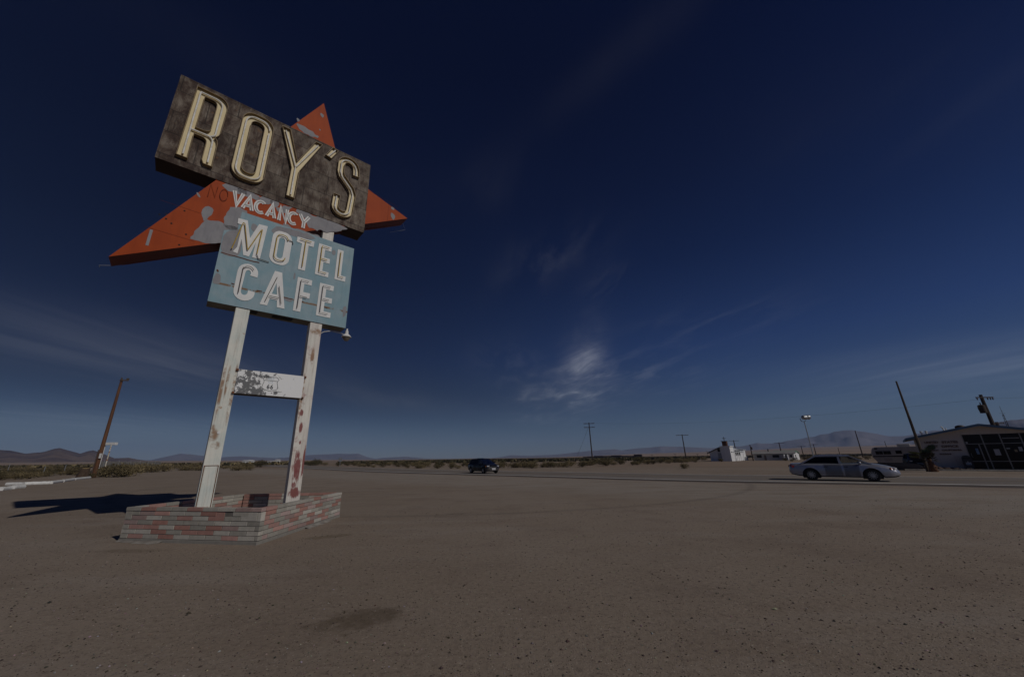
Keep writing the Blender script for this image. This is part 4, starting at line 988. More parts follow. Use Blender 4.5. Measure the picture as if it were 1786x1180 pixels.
far_house('tiny distant white hut beside the long low distant building', 478.8, 481.5, 807.8, 310, 2.6, .4)
for (x, y, yt, lb, mt) in ((490.5, 808.5, 804.3, 'yellowish marker post beside the distant road', 'dull_yellow'), (532.7, 809.5, 806., 'white marker post right of the right sign post', 'w'), (467.6, 810.5, 806.5, 'white marker post in front of the big bush', 'w')):
    b = G(x, y) if y > 808.9 else DOWN(x, y, 190); o = MB().b2((-.12, -.03, -.2), (.12, .03, HT(b, x, yt))).build('marker_post', pm('dull_yellow', (.45, .38, .2)) if mt != 'w' else M_WHITEP, None, bevel=.01); o.location = b; tag(o, lb, 'post')
bR = G(592.5, 813.4); rs_ = thing('road_sign', 'small square road sign seen from behind on a thin post', 'sign', bR, R(-8))
hr = HT(bR, 593.5, 798)
mb = MB(); mb.tube([(0, 0, -.2), (0, 0, hr)], .05, 6); mb.build('post', M_GALV, rs_)
w_ = 5.4/CF*bR.y*.53
mb = MB(); mb.b2((-w_, -.07, hr-2*w_), (w_, -.051, hr)); mb.build('sign_plate', pm('sign_back_aluminium', (.33, .34, .36), None, 3, .5, .3), rs_, bevel=.02)

# ------------------------------------------------------------------ freight train on the bank
tr0 = DOWN(1017.6, 800, 440); tr1 = DOWN(1120, 797, 400); dv = tr1-tr0; L = dv.length; ang = math.atan2(dv.y, dv.x)
train = thing('freight_train', 'dark string of low freight wagons on the far railway', 'train', tr0, ang)
M_TRAIN = pm('dark_wagon_paint', (.035, .022, .022), (.05, .03, .028), .5, .8)
zt = HT(tr0, 1017.6, 799.2)
segs = [(.0, .07, .8), (.075, .155, 1.1), (.16, .20, 1.), (.205, .36, 1.55), (.365, .50, 1.3), (.505, .67, 1.75), (.675, .775, 1.2), (.78, .875, 1.1), (.88, 1.0, 2.3)]
for a, b, hgt in segs:
    mb = MB(); mb.b2((a*L, -1.4, .9), (b*L, 1.4, .9+hgt)); wg = mb.build('wagon', M_TRAIN, train, bevel=.08)
    mb = MB(); mb.b2((a*L+.6, -1.0, .25), (a*L+2.2, 1., .85)); mb.b2((b*L-2.2, -1., .25), (b*L-.6, 1., .85)); mb.b2((a*L+.3, -.3, .65), (b*L-.3, .3, .88)); mb.build('running_gear', M_DARKIN, wg)

# ------------------------------------------------------------------ white church
def frame(px, py, th):
    o = G(px, py); return o, Vector((math.cos(th), math.sin(th), 0)), Vector((-math.sin(th), math.cos(th), 0))
M_CHURCH = mat_weathered('white_stucco', (.74, .74, .74), (.68, .68, .68), (.50, .46, .42), .4, .68, .78, fine=.25)
M_ROOFW = pm('pale_sheet_roof', (.52, .53, .54), (.42, .43, .44), .5, .6)
M_ROOFD = pm('dark_roof_edge', (.10, .09, .085), None, 1., .8)
M_BELFRY = pm('rusty_brown_belfry', (.14, .055, .028), (.09, .04, .025), .8, .8)
CH_O = DOWN(1240.5, 804.5, 112); th = R(-46); CH_O.z = 0
ex, ey = Vector((math.cos(th), math.sin(th), 0)), Vector((-math.sin(th), math.cos(th), 0))
church = thing('church', 'small white church with gabled roof, square tower, rusty belfry and cross', 'church', CH_O, th)
wF = ALONG(CH_O, ex, 1263.0); wT = ALONG(CH_O+ex*wF-ey*1.2, ex, 1277)   # front gable part and tower width
he = HT(CH_O, 1239.8, 788.5); W_ = wF+wT; apx = CH_O+ex*(W_*.5); ha = HT(apx, 1254.5, 780.5)
LEN = ALONG(CH_O+ex*W_, ey, 1299.5)
mb = MB(); mb.prism([[(0, -.3), (W_, -.3), (W_, he), (W_/2, ha), (0, he)]], 0, LEN); mb.build('wall', M_CHURCH, church)
for k, (x0, x1, z0, z1) in enumerate(((-.45, W_/2, he-.22, ha+.02), (W_/2, W_+.16, ha+.02, he-.05))):
    mb = MB(); mb.prism([[(x0, z0), (x1, z1), (x1, z1+.16), (x0, z0+.16)]], -.4, LEN+.4); mb.build('roof', M_ROOFW, church)
    mb = MB(); mb.prism([[(x0, z0-.12), (x1, z1-.12), (x1, z1+.17), (x0, z0+.17)]], -.46, -.402); mb.build('bargeboard', M_ROOFD, church)
mb = MB(); mb.b2((wF*.62, -.04, -.1), (wF*.95, -.005, 2.2)); d_ = mb.build('door', pm('grey_door', (.42, .42, .43), (.36, .36, .37), 1., .7), church)
mb = MB(); mb.b2((wF*.66, -.07, 1.0), (wF*.68, -.041, 1.12)); mb.build('handle', M_STEEL, d_)
mb = MB(); mb.b2((wF*.66, -.04, he+.1), (wF*.84, -.005, he+.95)); mb.build('gable_vent', M_DARKIN, church)
hTt = HT(CH_O+ex*(W_)-ey*1.2, 1274.6, 778.4)
mb = MB(); mb.b2((wF, -1.2, -.3), (W_+.02, 2.2, hTt)); tw = mb.build('tower', M_CHURCH, church)
mb = MB(); mb.b2((wF-.12, -1.35, hTt+.002), (W_+.2, 2.35, hTt+.2)); mb.build('tower_cap', M_CHURCH, tw)
hB = HT(CH_O+ex*(wF+wT*.4), 1266, 769.5); bc = ((wF+W_)/2-.2, .4)
mb = MB(); mb.box((bc[0], bc[1], (hTt+.2+hB)/2), (wT*.50, wT*.50, hB-hTt-.2)); bf = mb.build('belfry', M_BELFRY, church)
for k in range(4):
    mb = MB(); r_ = Matrix.Rotation(k*PI/2, 3, 'Z'); c = r_ @ Vector((0, -wT*.25-.012, 0)); mb.box((bc[0]+c.x, bc[1]+c.y, (hTt+hB)/2+.1), (wT*.22, .02, (hB-hTt)*.55), r_); mb.build('louvre', pm('dark_louvre', (.06, .028, .018), None, 3.), bf)
mb = MB(); mb.box((bc[0], bc[1], hB+.07), (wT*.62, wT*.62, .14)); mb.build('belfry_cap', M_ROOFD, bf)
hX = HT(CH_O+ex*(wF+wT*.4), 1262, 761.5)
mb = MB(); mb.b2((bc[0]-.06, bc[1]-.05, hB+.141), (bc[0]+.06, bc[1]+.05, hX)); zc_ = hB+(hX-hB)*.62
mb.b2((bc[0]-.42, bc[1]-.045, zc_), (bc[0]+.42, bc[1]+.045, zc_+.12)); mb.build('cross', M_GREYWOOD, church)
for k, f in enumerate((.12, .30, .49)):
    y0 = 2.2+(LEN-2.2)*f; mb = MB(); mb.b2((W_+.004, y0, 1.5), (W_+.05, y0+LEN*.10, 2.9)); wn = mb.build('window', M_DARKIN, church)
    mb = MB(); mb.b2((W_+.004, y0-.06, 1.38), (W_+.10, y0+LEN*.10+.06, 1.50)); mb.build('sill', M_CHURCH, wn)
for f in (.02, .23, .42, .62, .96):
    y0 = 2.25+(LEN-2.6)*f; mb = MB(); mb.b2((W_-.01, y0, -.2), (W_+.09, y0+.16, he-.25)); mb.build('buttress', M_CHURCH, church)
mb = MB(); mb.b2((W_*.55, LEN+.01, -.3), (W_-.15, LEN+2.8, 2.9)); ax_ = mb.build('annex', M_CHURCH, church)
mb = MB(); mb.prism([[(W_*.5, 2.95), (W_+.1, 2.95), (W_+.1, 3.1), (W_*.5, 3.6)]], LEN+.02, LEN+3.1); mb.build('annex_roof', M_ROOFW, ax_)
b = G(1302.5, 802.4); o = MB().b2((-.8, -.25, -.2), (.8, .25, 1.1)).build('low_wall', M_CHURCH, None, bevel=.03); o.location = b; o.rotation_euler = (0, 0, R(40)); tag(o, 'small white block wall at the far corner of the church', 'low wall')

# ------------------------------------------------------------------ long low house
HO = DOWN(1316, 803.3, 116); th = R(-40); ex, ey = Vector((math.cos(th), math.sin(th), 0)), Vector((-math.sin(th), math.cos(th), 0))
house = thing('ranch_house', 'long low shaded white house with dark windows right of the church', 'house', HO, th)
Lh = ALONG(HO, ex, 1386.5); hh = HT(HO, 1314.5, 791.6); M_HOUSE = mat_weathered('grey_white_wall', (.56, .55, .54), (.48, .47, .46), (.3, .26, .22), .5, .68, .76)
Dh = 6.5
mb = MB(); mb.prism([[(0, -.3), (Dh, -.3), (Dh, hh), (Dh/2, hh+.55), (0, hh)]], 0, Lh, lambda x, y, z: (y, x, z)); mb.build('wall', M_HOUSE, house)
for a, b, c, d in ((-.5, Dh/2, hh-.08, hh+.60), (Dh/2, Dh+.5, hh+.60, hh-.08)):
    mb = MB(); mb.prism([[(a, c), (b, d), (b, d+.14), (a, c+.14)]], -.5, Lh+.4, lambda x, y, z: (y, x, z)); mb.build('roof', pm('dusty_grey_roof', (.27, .26, .25), (.21, .20, .195), .5, .8), house)
for (pa, pb) in ((1321.5, 1330), (1349, 1360.5), (1379.5, 1383.5)):
    u0, u1 = ALONG(HO, ex, pa), ALONG(HO, ex, pb); mb = MB(); mb.b2((u0, -.05, hh*.42), (u1, -.004, hh*.84)); wn = mb.build('window', M_DARKIN, house)
    mb = MB(); mb.b2((u0-.08, -.09, hh*.42-.12), (u1+.08, -.004, hh*.42-.004)); mb.build('sill', M_HOUSE, wn)
u0, u1 = ALONG(HO, ex, 1334), ALONG(HO, ex, 1338); mb = MB(); mb.b2((u0, -.05, -.1), (u1, -.004, hh*.84)); mb.build('door', pm('brown_door', (.20, .16, .13), None, 1.), house)
for pa in (1369.5, 1375.5):
    u0 = ALONG(HO, ex, pa); mb = MB(); mb.prism([[(-3.2, -.2), (-.01, -.2), (-.01, hh*.9), (-2.6, hh*.9)]], u0, u0+.18, lambda x, y, z: (y, x, z)); mb.build('wing_wall', M_CHURCH, house)
mb = MB(); mb.lathe([(.16, 0), (.16, .55), (.22, .6), (.22, .7)], 10, lambda q: q+Vector((Lh*.38, Dh/2, hh+.7))); mb.build('chimney_pipe', M_ROOFD, house)
# sunlit gable end cottage at the right
CO = DOWN(1386.5, 800.2, 112); th2 = R(44); e2 = Vector((math.cos(th2), math.sin(th2), 0))
cot = thing('white_cottage', 'small sunlit white gable end with greenish roof edge, right end of the house row', 'house', CO, th2)
wc = max(ALONG(CO, e2, 1395.5), 2.5); hc_ = HT(CO, 1386.5, 790); hap = HT(CO+e2*(wc*.45), 1390.5, 786.5)
mb = MB(); mb.prism([[(0, -.3), (wc, -.3), (wc, hc_), (wc/2, hap), (0, hc_)]], 0, 5); mb.build('wall', M_CHURCH, cot)
M_GREEN = pm('faded_green_trim', (.16, .28, .20), None, 2.)
for a, b, c, d in ((-.25, wc/2, hc_-.1, hap+.05), (wc/2, wc+.25, hap+.05, hc_-.1)):
    mb = MB(); mb.prism([[(a, c), (b, d), (b, d+.15), (a, c+.15)]], -.3, 5.3); mb.build('roof', M_GREEN, cot)
mb = MB(); mb.b2((wc*.2, -.04, hc_*.25), (wc*.36, -.004, hc_*.8)); mb.build('window', M_DARKIN, cot)

# ------------------------------------------------------------------ post office
PO_O = G(1619, 819); PTH = R(46)
po = thing('post_office', 'small beige post office with shallow blue-edged gable roof and glazed front', 'post office', PO_O, -PTH)
M_POW = mat_weathered('beige_render', (.60, .53, .48), (.55, .49, .45), (.33, .29, .26), .7, .7, .8, fine=.2)
M_FASC = pm('blue_fascia_paint', (.085, .165, .26), (.07, .14, .22), 2., .6)
M_ALU = pm('dull_aluminium', (.30, .29, .28), (.24, .23, .225), 3., .5, .3)
m, t, p = newmat('dark_window_glass'); setp(t, p, t.mix(t.noise(t.coord('Object'), 1.4, 4), (.010, .007, .006), (.022, .014, .011)), .06, spec=.12); M_GLASS = m
ur, zr, ue, ze = 4.1, 3.96, .06, 3.06; UW = 8.15
def rz(u): return ze+(zr-ze)*(1-abs(u-ur)/(ur-ue))
wall_out = [(ue, -.3), (2.90, -.3), (2.90, 3.22), (UW-.15, 3.22), (UW-.15, -.3), (UW, -.3), (UW, ze), (ur, zr), (ue, ze)]
mb = MB(); mb.prism([wall_out], 0, .25)
mb.b2((ue, .2505, -.3), (ue+.2, 11, ze-.02)); mb.b2((UW-.2, .2505, -.3), (UW, 11, ze-.02)); mb.b2((ue+.2005, 10.8, -.3), (UW-.2005, 11, ze-.02)); mb.build('wall', M_POW, po)
for a, b in (((-.80, rz(-.80)), (ur, zr)), ((ur, zr), (8.95, rz(8.95)))):
    mb = MB(); mb.prism([[(a[0], a[1]+.01), (b[0], b[1]+.01), (b[0], b[1]+.17), (a[0], a[1]+.17)]], -.75, 11.4); rf = mb.build('roof', pm('pale_gravel_roof', (.40, .37, .34), (.33, .30, .28), 1.5, .9), po)
    mb = MB(); mb.prism([[(a[0], a[1]-.012), (b[0], b[1]-.012), (b[0], b[1]+.19), (a[0], a[1]+.19)]], -.80, -.752); mb.build('fascia', M_FASC, rf)
mb = MB(); mb.b2((-.84, -.74, rz(-.84)-.02), (-.802, 11.4, rz(-.84)+.18)); mb.build('side_fascia', M_FASC, po)
# glazed front
zt_, ztr, zl = 3.22, 2.36, .80
muls = [2.90, 4.05, 5.11, 6.22, 7.2, UW-.15]
for i, u in enumerate(muls):
    mb = MB(); mb.b2((u-.035 if i else u, -.05, .0), (u+.035, .09, zt_-.002)); mb.build('mullion', M_ALU, po)
for a, b in zip(muls[:-1], muls[1:]):
    for z in (ztr, zl):
        mb = MB(); mb.b2((a+.036, -.03, z-.028), (b-.036, .07, z+.028)); mb.build('transom', M_ALU, po)
    mb = MB(); mb.b2((a+.036, -.03, .0), (b-.036, .07, .12)); mb.build('window_sill', M_ALU, po)
    for z0, z1 in ((.121, zl-.029), (zl+.029, ztr-.029), (ztr+.029, zt_-.003)):
        mb = MB(); mb.b2((a+.036, .02, z0), (b-.036, .03, z1)); mb.build('window_pane', M_GLASS, po)
mb = MB(); mb.b2((3.70, -.05, .121), (3.77, .06, ztr-.03)); mb.build('door_stile', M_ALU, po)
mb = MB(); mb.tube([(3.12, -.09, 1.15), (3.06, -.10, 1.2), (3.06, -.10, 1.5), (3.12, -.09, 1.55)], .015, 6); mb.build('door_handle', M_ALU, po)
M_PAPER = pm('white_paper', (.46, .46, .48), (.40, .40, .42), 3., .8); M_BPAPER = pm('blue_poster', (.10, .19, .36), (.22, .30, .42), 6., .7)
for (u0, u1, z0, z1, mt, nm) in ((3.42, 3.58, 1.42, 1.95, M_BPAPER, 'poster'), (4.46, 4.78, 1.32, 1.86, M_PAPER, 'notice'), (5.2, 5.4, 1.85, 1.95, M_PAPER, 'notice'), (5.86, 6.06, 1.66, 2.02, M_PAPER, 'notice'), (5.6, 5.75, 1.6, 1.8, pm('yellowed_notice', (.32, .25, .15), None, 5.), 'notice'), (3.0, 3.12, 2.42, 2.56, M_PAPER, 'notice'), (5.2, 6.14, 2.76, 2.84, M_ALU, 'blind_slat')):
    mb = MB(); mb.b2((u0, .008, z0), (u1, .016, z1)); mb.build(nm, mt, po)
mb = MB(); mb.b2((ue-.02, -.35, -.2), (UW+.02, -.01, .05)); mb.build('plinth', M_CONC, po)
M_POLET = pm('brown_wall_letters', (.22, .155, .13), (.18, .125, .105), 4., .8)
for s, u0, u1, z, h, bd in (('UNITED', .38, 1.30, 2.50, .19, .012), ('STATES', 1.52, 2.55, 2.48, .20, .012), ('POST', .57, 1.20, 2.13, .185, .012), ('OFFICE', 1.40, 2.47, 2.09, .20, .012), ('AMBOY', .45, 1.17, 1.765, .145, .010), ('CALIFORNIA', 1.34, 2.62, 1.765, .145, .010), ('92304', 1.10, 1.86, 1.41, .135, .010)):
    o = text_mesh(s, 'wall_lettering', M_POLET, po, 0, -.03, z, h, 1., th=.05, align='LEFT', bold=bd)
    xs = [v.co.x for v in o.data.vertices]; k = (u1-u0)/(max(xs)-min(xs)); x0 = min(xs)
    for v in o.data.vertices: v.co.x = u0+(v.co.x-x0)*k
# roof fittings
for (px, py, nm, r_, h_) in ((1611.3, 752.5, 'vent_pipe', .07, .42), (1620, 752.5, 'vent_pipe', .07, .36)):
    u = (px-1601)/ (1704-1601)*(ur-.06)+.06; mb = MB(); mb.lathe([(r_, 0), (r_, h_*.7), (r_*1.6, h_*.75), (r_*1.6, h_)], 10, lambda q: q+Vector((u, 1.2, rz(u)+.17))); mb.build(nm, M_WHITEP, po, smooth=True)
mb = MB(); mb.tube([(2.05, 1.2, rz(2.05)+.1), (2.0, 1.2, rz(2.)+.5), (1.92, 1.2, rz(2.)+.62)], .06, 8); mb.tube([(2.18, 1.25, rz(2.18)+.1), (2.2, 1.25, rz(2.2)+.42)], .04, 8); mb.build('roof_bracket', M_WHITEP, po)
mb = MB(); mb.lathe([(.34, 0), (.36, .12), (.30, .22), (.14, .29), (.02, .30)], 20, lambda q: q+Vector((3.2, 2.0, rz(3.2)+.15))); mb.build('roof_turbine', pm('dark_vent_dome', (.045, .03, .026), None, 3., .6), po, smooth=True)
def PW_(u, y, z=0.): return PO_O+Vector((math.cos(PTH)*u+math.sin(PTH)*y, -math.sin(PTH)*u+math.cos(PTH)*y, z))
# collection box by the door
mbx = thing('mail_box', 'dark collection mail box with white emblem beside the post office door', 'mail box', PW_(2.62, -.55), -PTH)
mb = MB(); mb.prism([[(-.29, .22), (.29, .22), (.29, 1.06)]+arc(0, 1.06, .29, 0, 180, 10)+[(-.29, 1.06)]], -.26, .26); bd_ = mb.build('body', pm('navy_box_paint', (.018, .020, .035), (.025, .022, .03), 3., .45), mbx, smooth=True)
for x in (-.24, .24):
    for y in (-.2, .2):
        mb = MB(); mb.b2((x-.03, y-.03, -.05), (x+.03, y+.03, .219)); mb.build('leg', M_DARKIN, mbx)
mb = MB(); mb.prism([[(-.15, .5), (.17, .5), (.17, .74), (.05, .70), (.0, .86), (-.05, .70), (-.15, .74)]], -.268, -.262); mb.build('emblem', M_PAPER, mbx)
mb = MB(); mb.prism([[(-.12, .53), (.14, .53), (.14, .62), (-.12, .62)]], -.274, -.2695); mb.build('emblem_band', M_BPAPER, mbx)
mb = MB(); mb.b2((-.22, -.30, 1.02), (.22, -.262, 1.14)); mb.build('mail_slot', M_DARKIN, mbx)
# rock edging and kerb in front
mb = MB(); a, b = PW_(-1.6, -2.3), PW_(14, -2.0)
MB_ = mb; n_ = 40
mb.tube([a+(b-a)*(i/n_)+Vector((0, .12*mnoise.noise(Vector((i*.6, 1, 0))), .0))-a for i in range(n_+1)], .13, 8)
o = mb.build('kerb_edge', M_CONC, None, smooth=True); o.location = a; tag(o, 'low rough concrete kerb running in front of the post office', 'kerb')
rockp = []
for k in range(3):
    mb = MB(); mb.col = random.choice([(.10, .055, .045), (.075, .05, .042), (.13, .085, .07)]); mb.blob((0, 0, .12), .22, k*7+1, 2, .35, (1.2, .9, .8)); o = mb.build('lava_rock', M_STONES, None, smooth=True, sharp=50); tag(o, 'dark reddish lava rock in the border in front of the post office wall', 'rock', 'lava rocks along the post office'); rockp.append(o)
rr_ = random.Random(5)
for k in range(46):
    o = rockp[k] if k < 3 else rockp[k % 3].copy()
    if k >= 3: COL.objects.link(o)
    u = rr_.uniform(-1.3, 3.2) if k < 34 else rr_.uniform(3.2, 7.6); y = rr_.uniform(-1.9, -.9) if k < 34 else rr_.uniform(-1.9, -1.5)
    o.location = PW_(u, y, -.03); o.rotation_euler = (rr_.uniform(-.3, .3), rr_.uniform(-.3, .3), rr_.uniform(0, 6)); s_ = rr_.uniform(.45, 1.2) if k < 34 else rr_.uniform(.3, .6); o.scale = (s_, s_, s_*rr_.uniform(.7, 1.1))

# small fan palm
PB = G(1629.5, 822.3); palm = thing('fan_palm', 'small fan palm with fibrous brown trunk in front of the post office', 'palm', PB)
ph = HT(PB, 1620.5, 800); mb = MB(); prof = [(0, 0, -.1), (-.02, 0, ph*.35), (-.05, 0, ph*.7), (-.08, 0, ph*1.02)]
mb.tube(prof, [.34, .25, .17, .10], 14)
for k in range(60):
    z = ph*.98*rr_.random(); a = rr_.uniform(0, 6.28); r_ = np.interp(z, [0, ph*.35, ph*.7, ph], [.33, .24, .17, .1]); c = Vector((-.08*z/ph+r_*math.cos(a), r_*math.sin(a), z)); mb.quad(c+Vector((-.05*math.sin(a), .05*math.cos(a), 0)), c+Vector((.05*math.sin(a), -.05*math.cos(a), 0)), c+Vector((.07*math.cos(a)+.02, .07*math.sin(a), .20)), c+Vector((.07*math.cos(a)-.02, .07*math.sin(a), .22)))
mb.build('trunk', pm('palm_fibre', (.17, .085, .045), (.10, .05, .028), 5., .95, bump=.4), palm, recalc=False)
def frond(az, tilt, L, R_, name='frond', n=22, spread=2.5, mat=None):
    mb = MB(); dirh = Vector((math.cos(az)*math.cos(tilt), math.sin(az)*math.cos(tilt), math.sin(tilt))); s = Vector((-math.sin(az), math.cos(az), 0)); u = s.cross(dirh)
    tip = dirh*L; mb.tube([(0, 0, 0), tip*.5, tip], [.022, .018, .014], 5)
    for k in range(n):
        a = (k/(n-1)-.5)*spread; d = dirh*math.cos(a)+s*math.sin(a); q = tip; w = .035
        f = tip+d*R_*(.78+.22*math.cos(a))-u*.12*abs(math.sin(a))-Vector((0, 0, .10*R_))
        m_ = tip+d*R_*.55; e = d.cross(u).normalized()*w; mb.quad(q, m_+e+u*.015, f, m_-e+u*.015)
    o = mb.build(name, mat or M_PALM, palm, recalc=False); o.location = (-.08, 0, ph*1.0)
M_PALM = pm('palm_leaf', (.060, .085, .022), (.085, .10, .03), 3., .6)
M_PALMD = pm('dry_palm_leaf', (.05, .038, .02), (.035, .028, .016), 3., .9)
frond(R(175), R(28), .95, .65); frond(R(-8), R(64), .85, .75); frond(R(165), R(12), .8, .5); frond(R(40), R(78), .5, .5)
for k in range(12): frond(R(30*k+10), R(55+10*math.sin(k*2.2)), .28, .52, mat=M_PALMD, n=18, spread=2.9)
for k in range(7): frond(R(51*k), R(-5+25*math.sin(k*1.7)), .25, .48, mat=M_PALMD, n=16, spread=2.6)

# ------------------------------------------------------------------ camper trailer behind
TO = DOWN(1530, 818, 52.); tth = R(-43); tex = Vector((math.cos(tth), math.sin(tth), 0))
trl = thing('camper_trailer', 'pale camper trailer with dark stripe parked beside the post office', 'trailer', TO, tth)
LT = min(ALONG(TO, tex, 1612), 8.); zb = HT(TO, 1536, 806.5); zt2 = HT(TO, 1530, 779.5)
M_CAMP = mat_weathered('dull_white_aluminium', (.42, .40, .385), (.37, .355, .345), (.32, .28, .24), .5, .7, .78, fine=.3)
mb = MB(); mb.prism([[(.35, zb), (LT, zb), (LT, zt2)]+[(1.0, zt2)]+arc(.55, zt2-.5, .5, 85, 150, 5)+[(-.05, zb+1.15), (.02, zb+.75)]], 0, 2.35); cb_ = mb.build('body', M_CAMP, trl, bevel=.06)
mb = MB(); mb.b2((-.0, -.012, zb+.72), (LT-.05, -.003, zb+.86)); mb.build('stripe', pm('black_stripe', (.02, .016, .016), None, 3.), trl)
for (a, b, z0, z1) in ((.55, 1.65, 1.12, 1.58), (1.75, 2.85, 1.12, 1.58), (3.55, 4.45, 1.2, 1.62), (.52, .98, 1.82, 2.0)):
    a, b = a*LT/6.9, b*LT/6.9; mb = MB(); mb.b2((a, -.03, zb+z0*.92), (b, -.005, zb+z1*.92)); wn = mb.build('window', M_GLASS, trl)
    if b-a > .6:
        mb = MB(); mb.b2(((a+b)/2-.02, -.036, zb+z0*.92+.02), ((a+b)/2+.02, -.031, zb+z1*.92-.02)); mb.build('window_bar', M_STEEL, wn)
for (a, b, z0, z1) in ((.95, 1.7, .18, .55), (4.9, 5.15, 1.02, 1.16), (5.0, 5.2, 1.75, 1.85)):
    mb = MB(); mb.b2((a, -.02, zb+z0), (b, -.005, zb+z1)); mb.build('hatch', pm('pale_hatch', (.36, .34, .33), None, 3.), trl)
mb = MB(); mb.b2((2.6, .6, zt2+.01), (3.7, 1.7, zt2+.36)); mb.build('air_conditioner', M_CAMP, trl, bevel=.06)
mb = MB(); mb.b2((4.5, .4, zt2+.01), (5.6, 1.9, zt2+.12)); mb.build('roof_rack', M_STEEL, trl)
mb = MB(); mb.b2((.3, .1, zb-.16), (LT-.1, 2.2, zb-.005)); mb.tube([(.3, 1.1, zb-.1), (-1.0, 1.1, zb-.12)], .06, 6); mb.build('chassis', M_DARKIN, trl)
for x in (3.4, 4.3):
    for y in (.12, 2.0):
        mb = MB(); mb.lathe([(.0, 0), (.34, .0), (.36, .05), (.36, .17), (.34, .22), (0, .22)], 20, lambda q: Vector((x+q.x, y+q.z, .36+q.y))); wl = mb.build('wheel', M_BLACK, trl, smooth=True)
mb = MB(); mb.b2((-.55, .5, zb-.6), (.0, 1.6, zb-.05)); mb.build('gas_box', M_DARKIN, trl)
# covered pile in front of it; cover coloured near-black for the trailer's shade
for i, (x, y, sx, sy, sz, lb, rot) in enumerate(((1566, 819.5, 3.6, .8, .75, 'low boat-like hull under tarpaulin, shade painted into its colour, in front of the camper trailer', -24),)):
    b = G(x, y); tp = thing('tarpaulin_pile', lb, 'tarpaulin', b, R(rot)); mb = MB()
    P = []
    for k in range(13):
        s_ = (k/12-.5)*sx; w = sy*(1-(abs(s_)/sx*1.7)**3*.6); P.append([Vector((s_, w*math.cos(a)*.9, sz*max(math.sin(a), 0)**.6*(1-.25*abs(s_)/sx)+.06*mnoise.noise(Vector((s_*1.5, a*2, 3)))-.05)) for a in np.linspace(0, PI, 13)])
    mb.grid(P); mb.build('cover', pm('shade_dark_tarpaulin', (.008, .008, .013), (.012, .011, .015), 1.5, .9, spec=.03), tp, smooth=True, sharp=70)

# ------------------------------------------------------------------ cars
def m_paint(name, c, rough=.3, metal=.4, coat=.6):
    m, t, p = newmat(name); v = t.coord('Object')
    z = zpos(t); dirt = t.math('MULTIPLY', t.sstep(z[2], .75, .2), t.sstep(t.noise(v, 3., 5), .3, .7))
    setp(t, p, t.mix(t.math('MULTIPLY', dirt, .45), c, (.20, .16, .13)), t.math('ADD', rough, t.math('MULTIPLY', dirt, .3)), metal)
    p.inputs['Coat Weight'].default_value = coat; p.inputs['Coat Roughness'].default_value = .06; return m
def m_tint(name, tint, amt):
    m, t, p = newmat(name); nt = m.node_tree
    tr = t.n('ShaderNodeBsdfTransparent'); tr.inputs[0].default_value = (*tint, 1); gl = t.n('ShaderNodeBsdfGlossy'); gl.inputs['Roughness'].default_value = .03; gl.inputs['Color'].default_value = (.8, .8, .8, 1)
    fr = t.n('ShaderNodeFresnel'); fr.inputs[0].default_value = 1.45; mx = t.n('ShaderNodeMixShader'); t.L.new(t.math('MULTIPLY', fr.outputs[0], amt), mx.inputs[0]); t.L.new(tr.outputs[0], mx.inputs[1]); t.L.new(gl.outputs[0], mx.inputs[2])
    t.L.new(mx.outputs[0], nt.nodes['Material Output'].inputs['Surface']); return m
M_GL_CLEAR = m_tint('clear_car_glass', (.72, .74, .74), .8); M_GL_DARK = m_tint('tinted_car_glass', (.03, .03, .035), .8)
M_LAMP = pm('headlamp_glass', (.70, .70, .72), (.55, .56, .6), 12., .08, .3, spec=.8)
M_AMBER = pm('amber_lens', (.55, .20, .02), (.45, .15, .02), 9., .15); M_REDL = pm('red_lens', (.25, .015, .015), (.15, .01, .01), 9., .15)
M_RIM_ = pm('alloy_rim', (.40, .40, .42), (.30, .30, .32), 6., .3, .6)
M_TRIM = pm('black_trim', (.015, .015, .016), None, 5., .5)
def interp(tab, x): return float(np.interp(x, [a for a, _ in tab], [b for _, b in tab]))
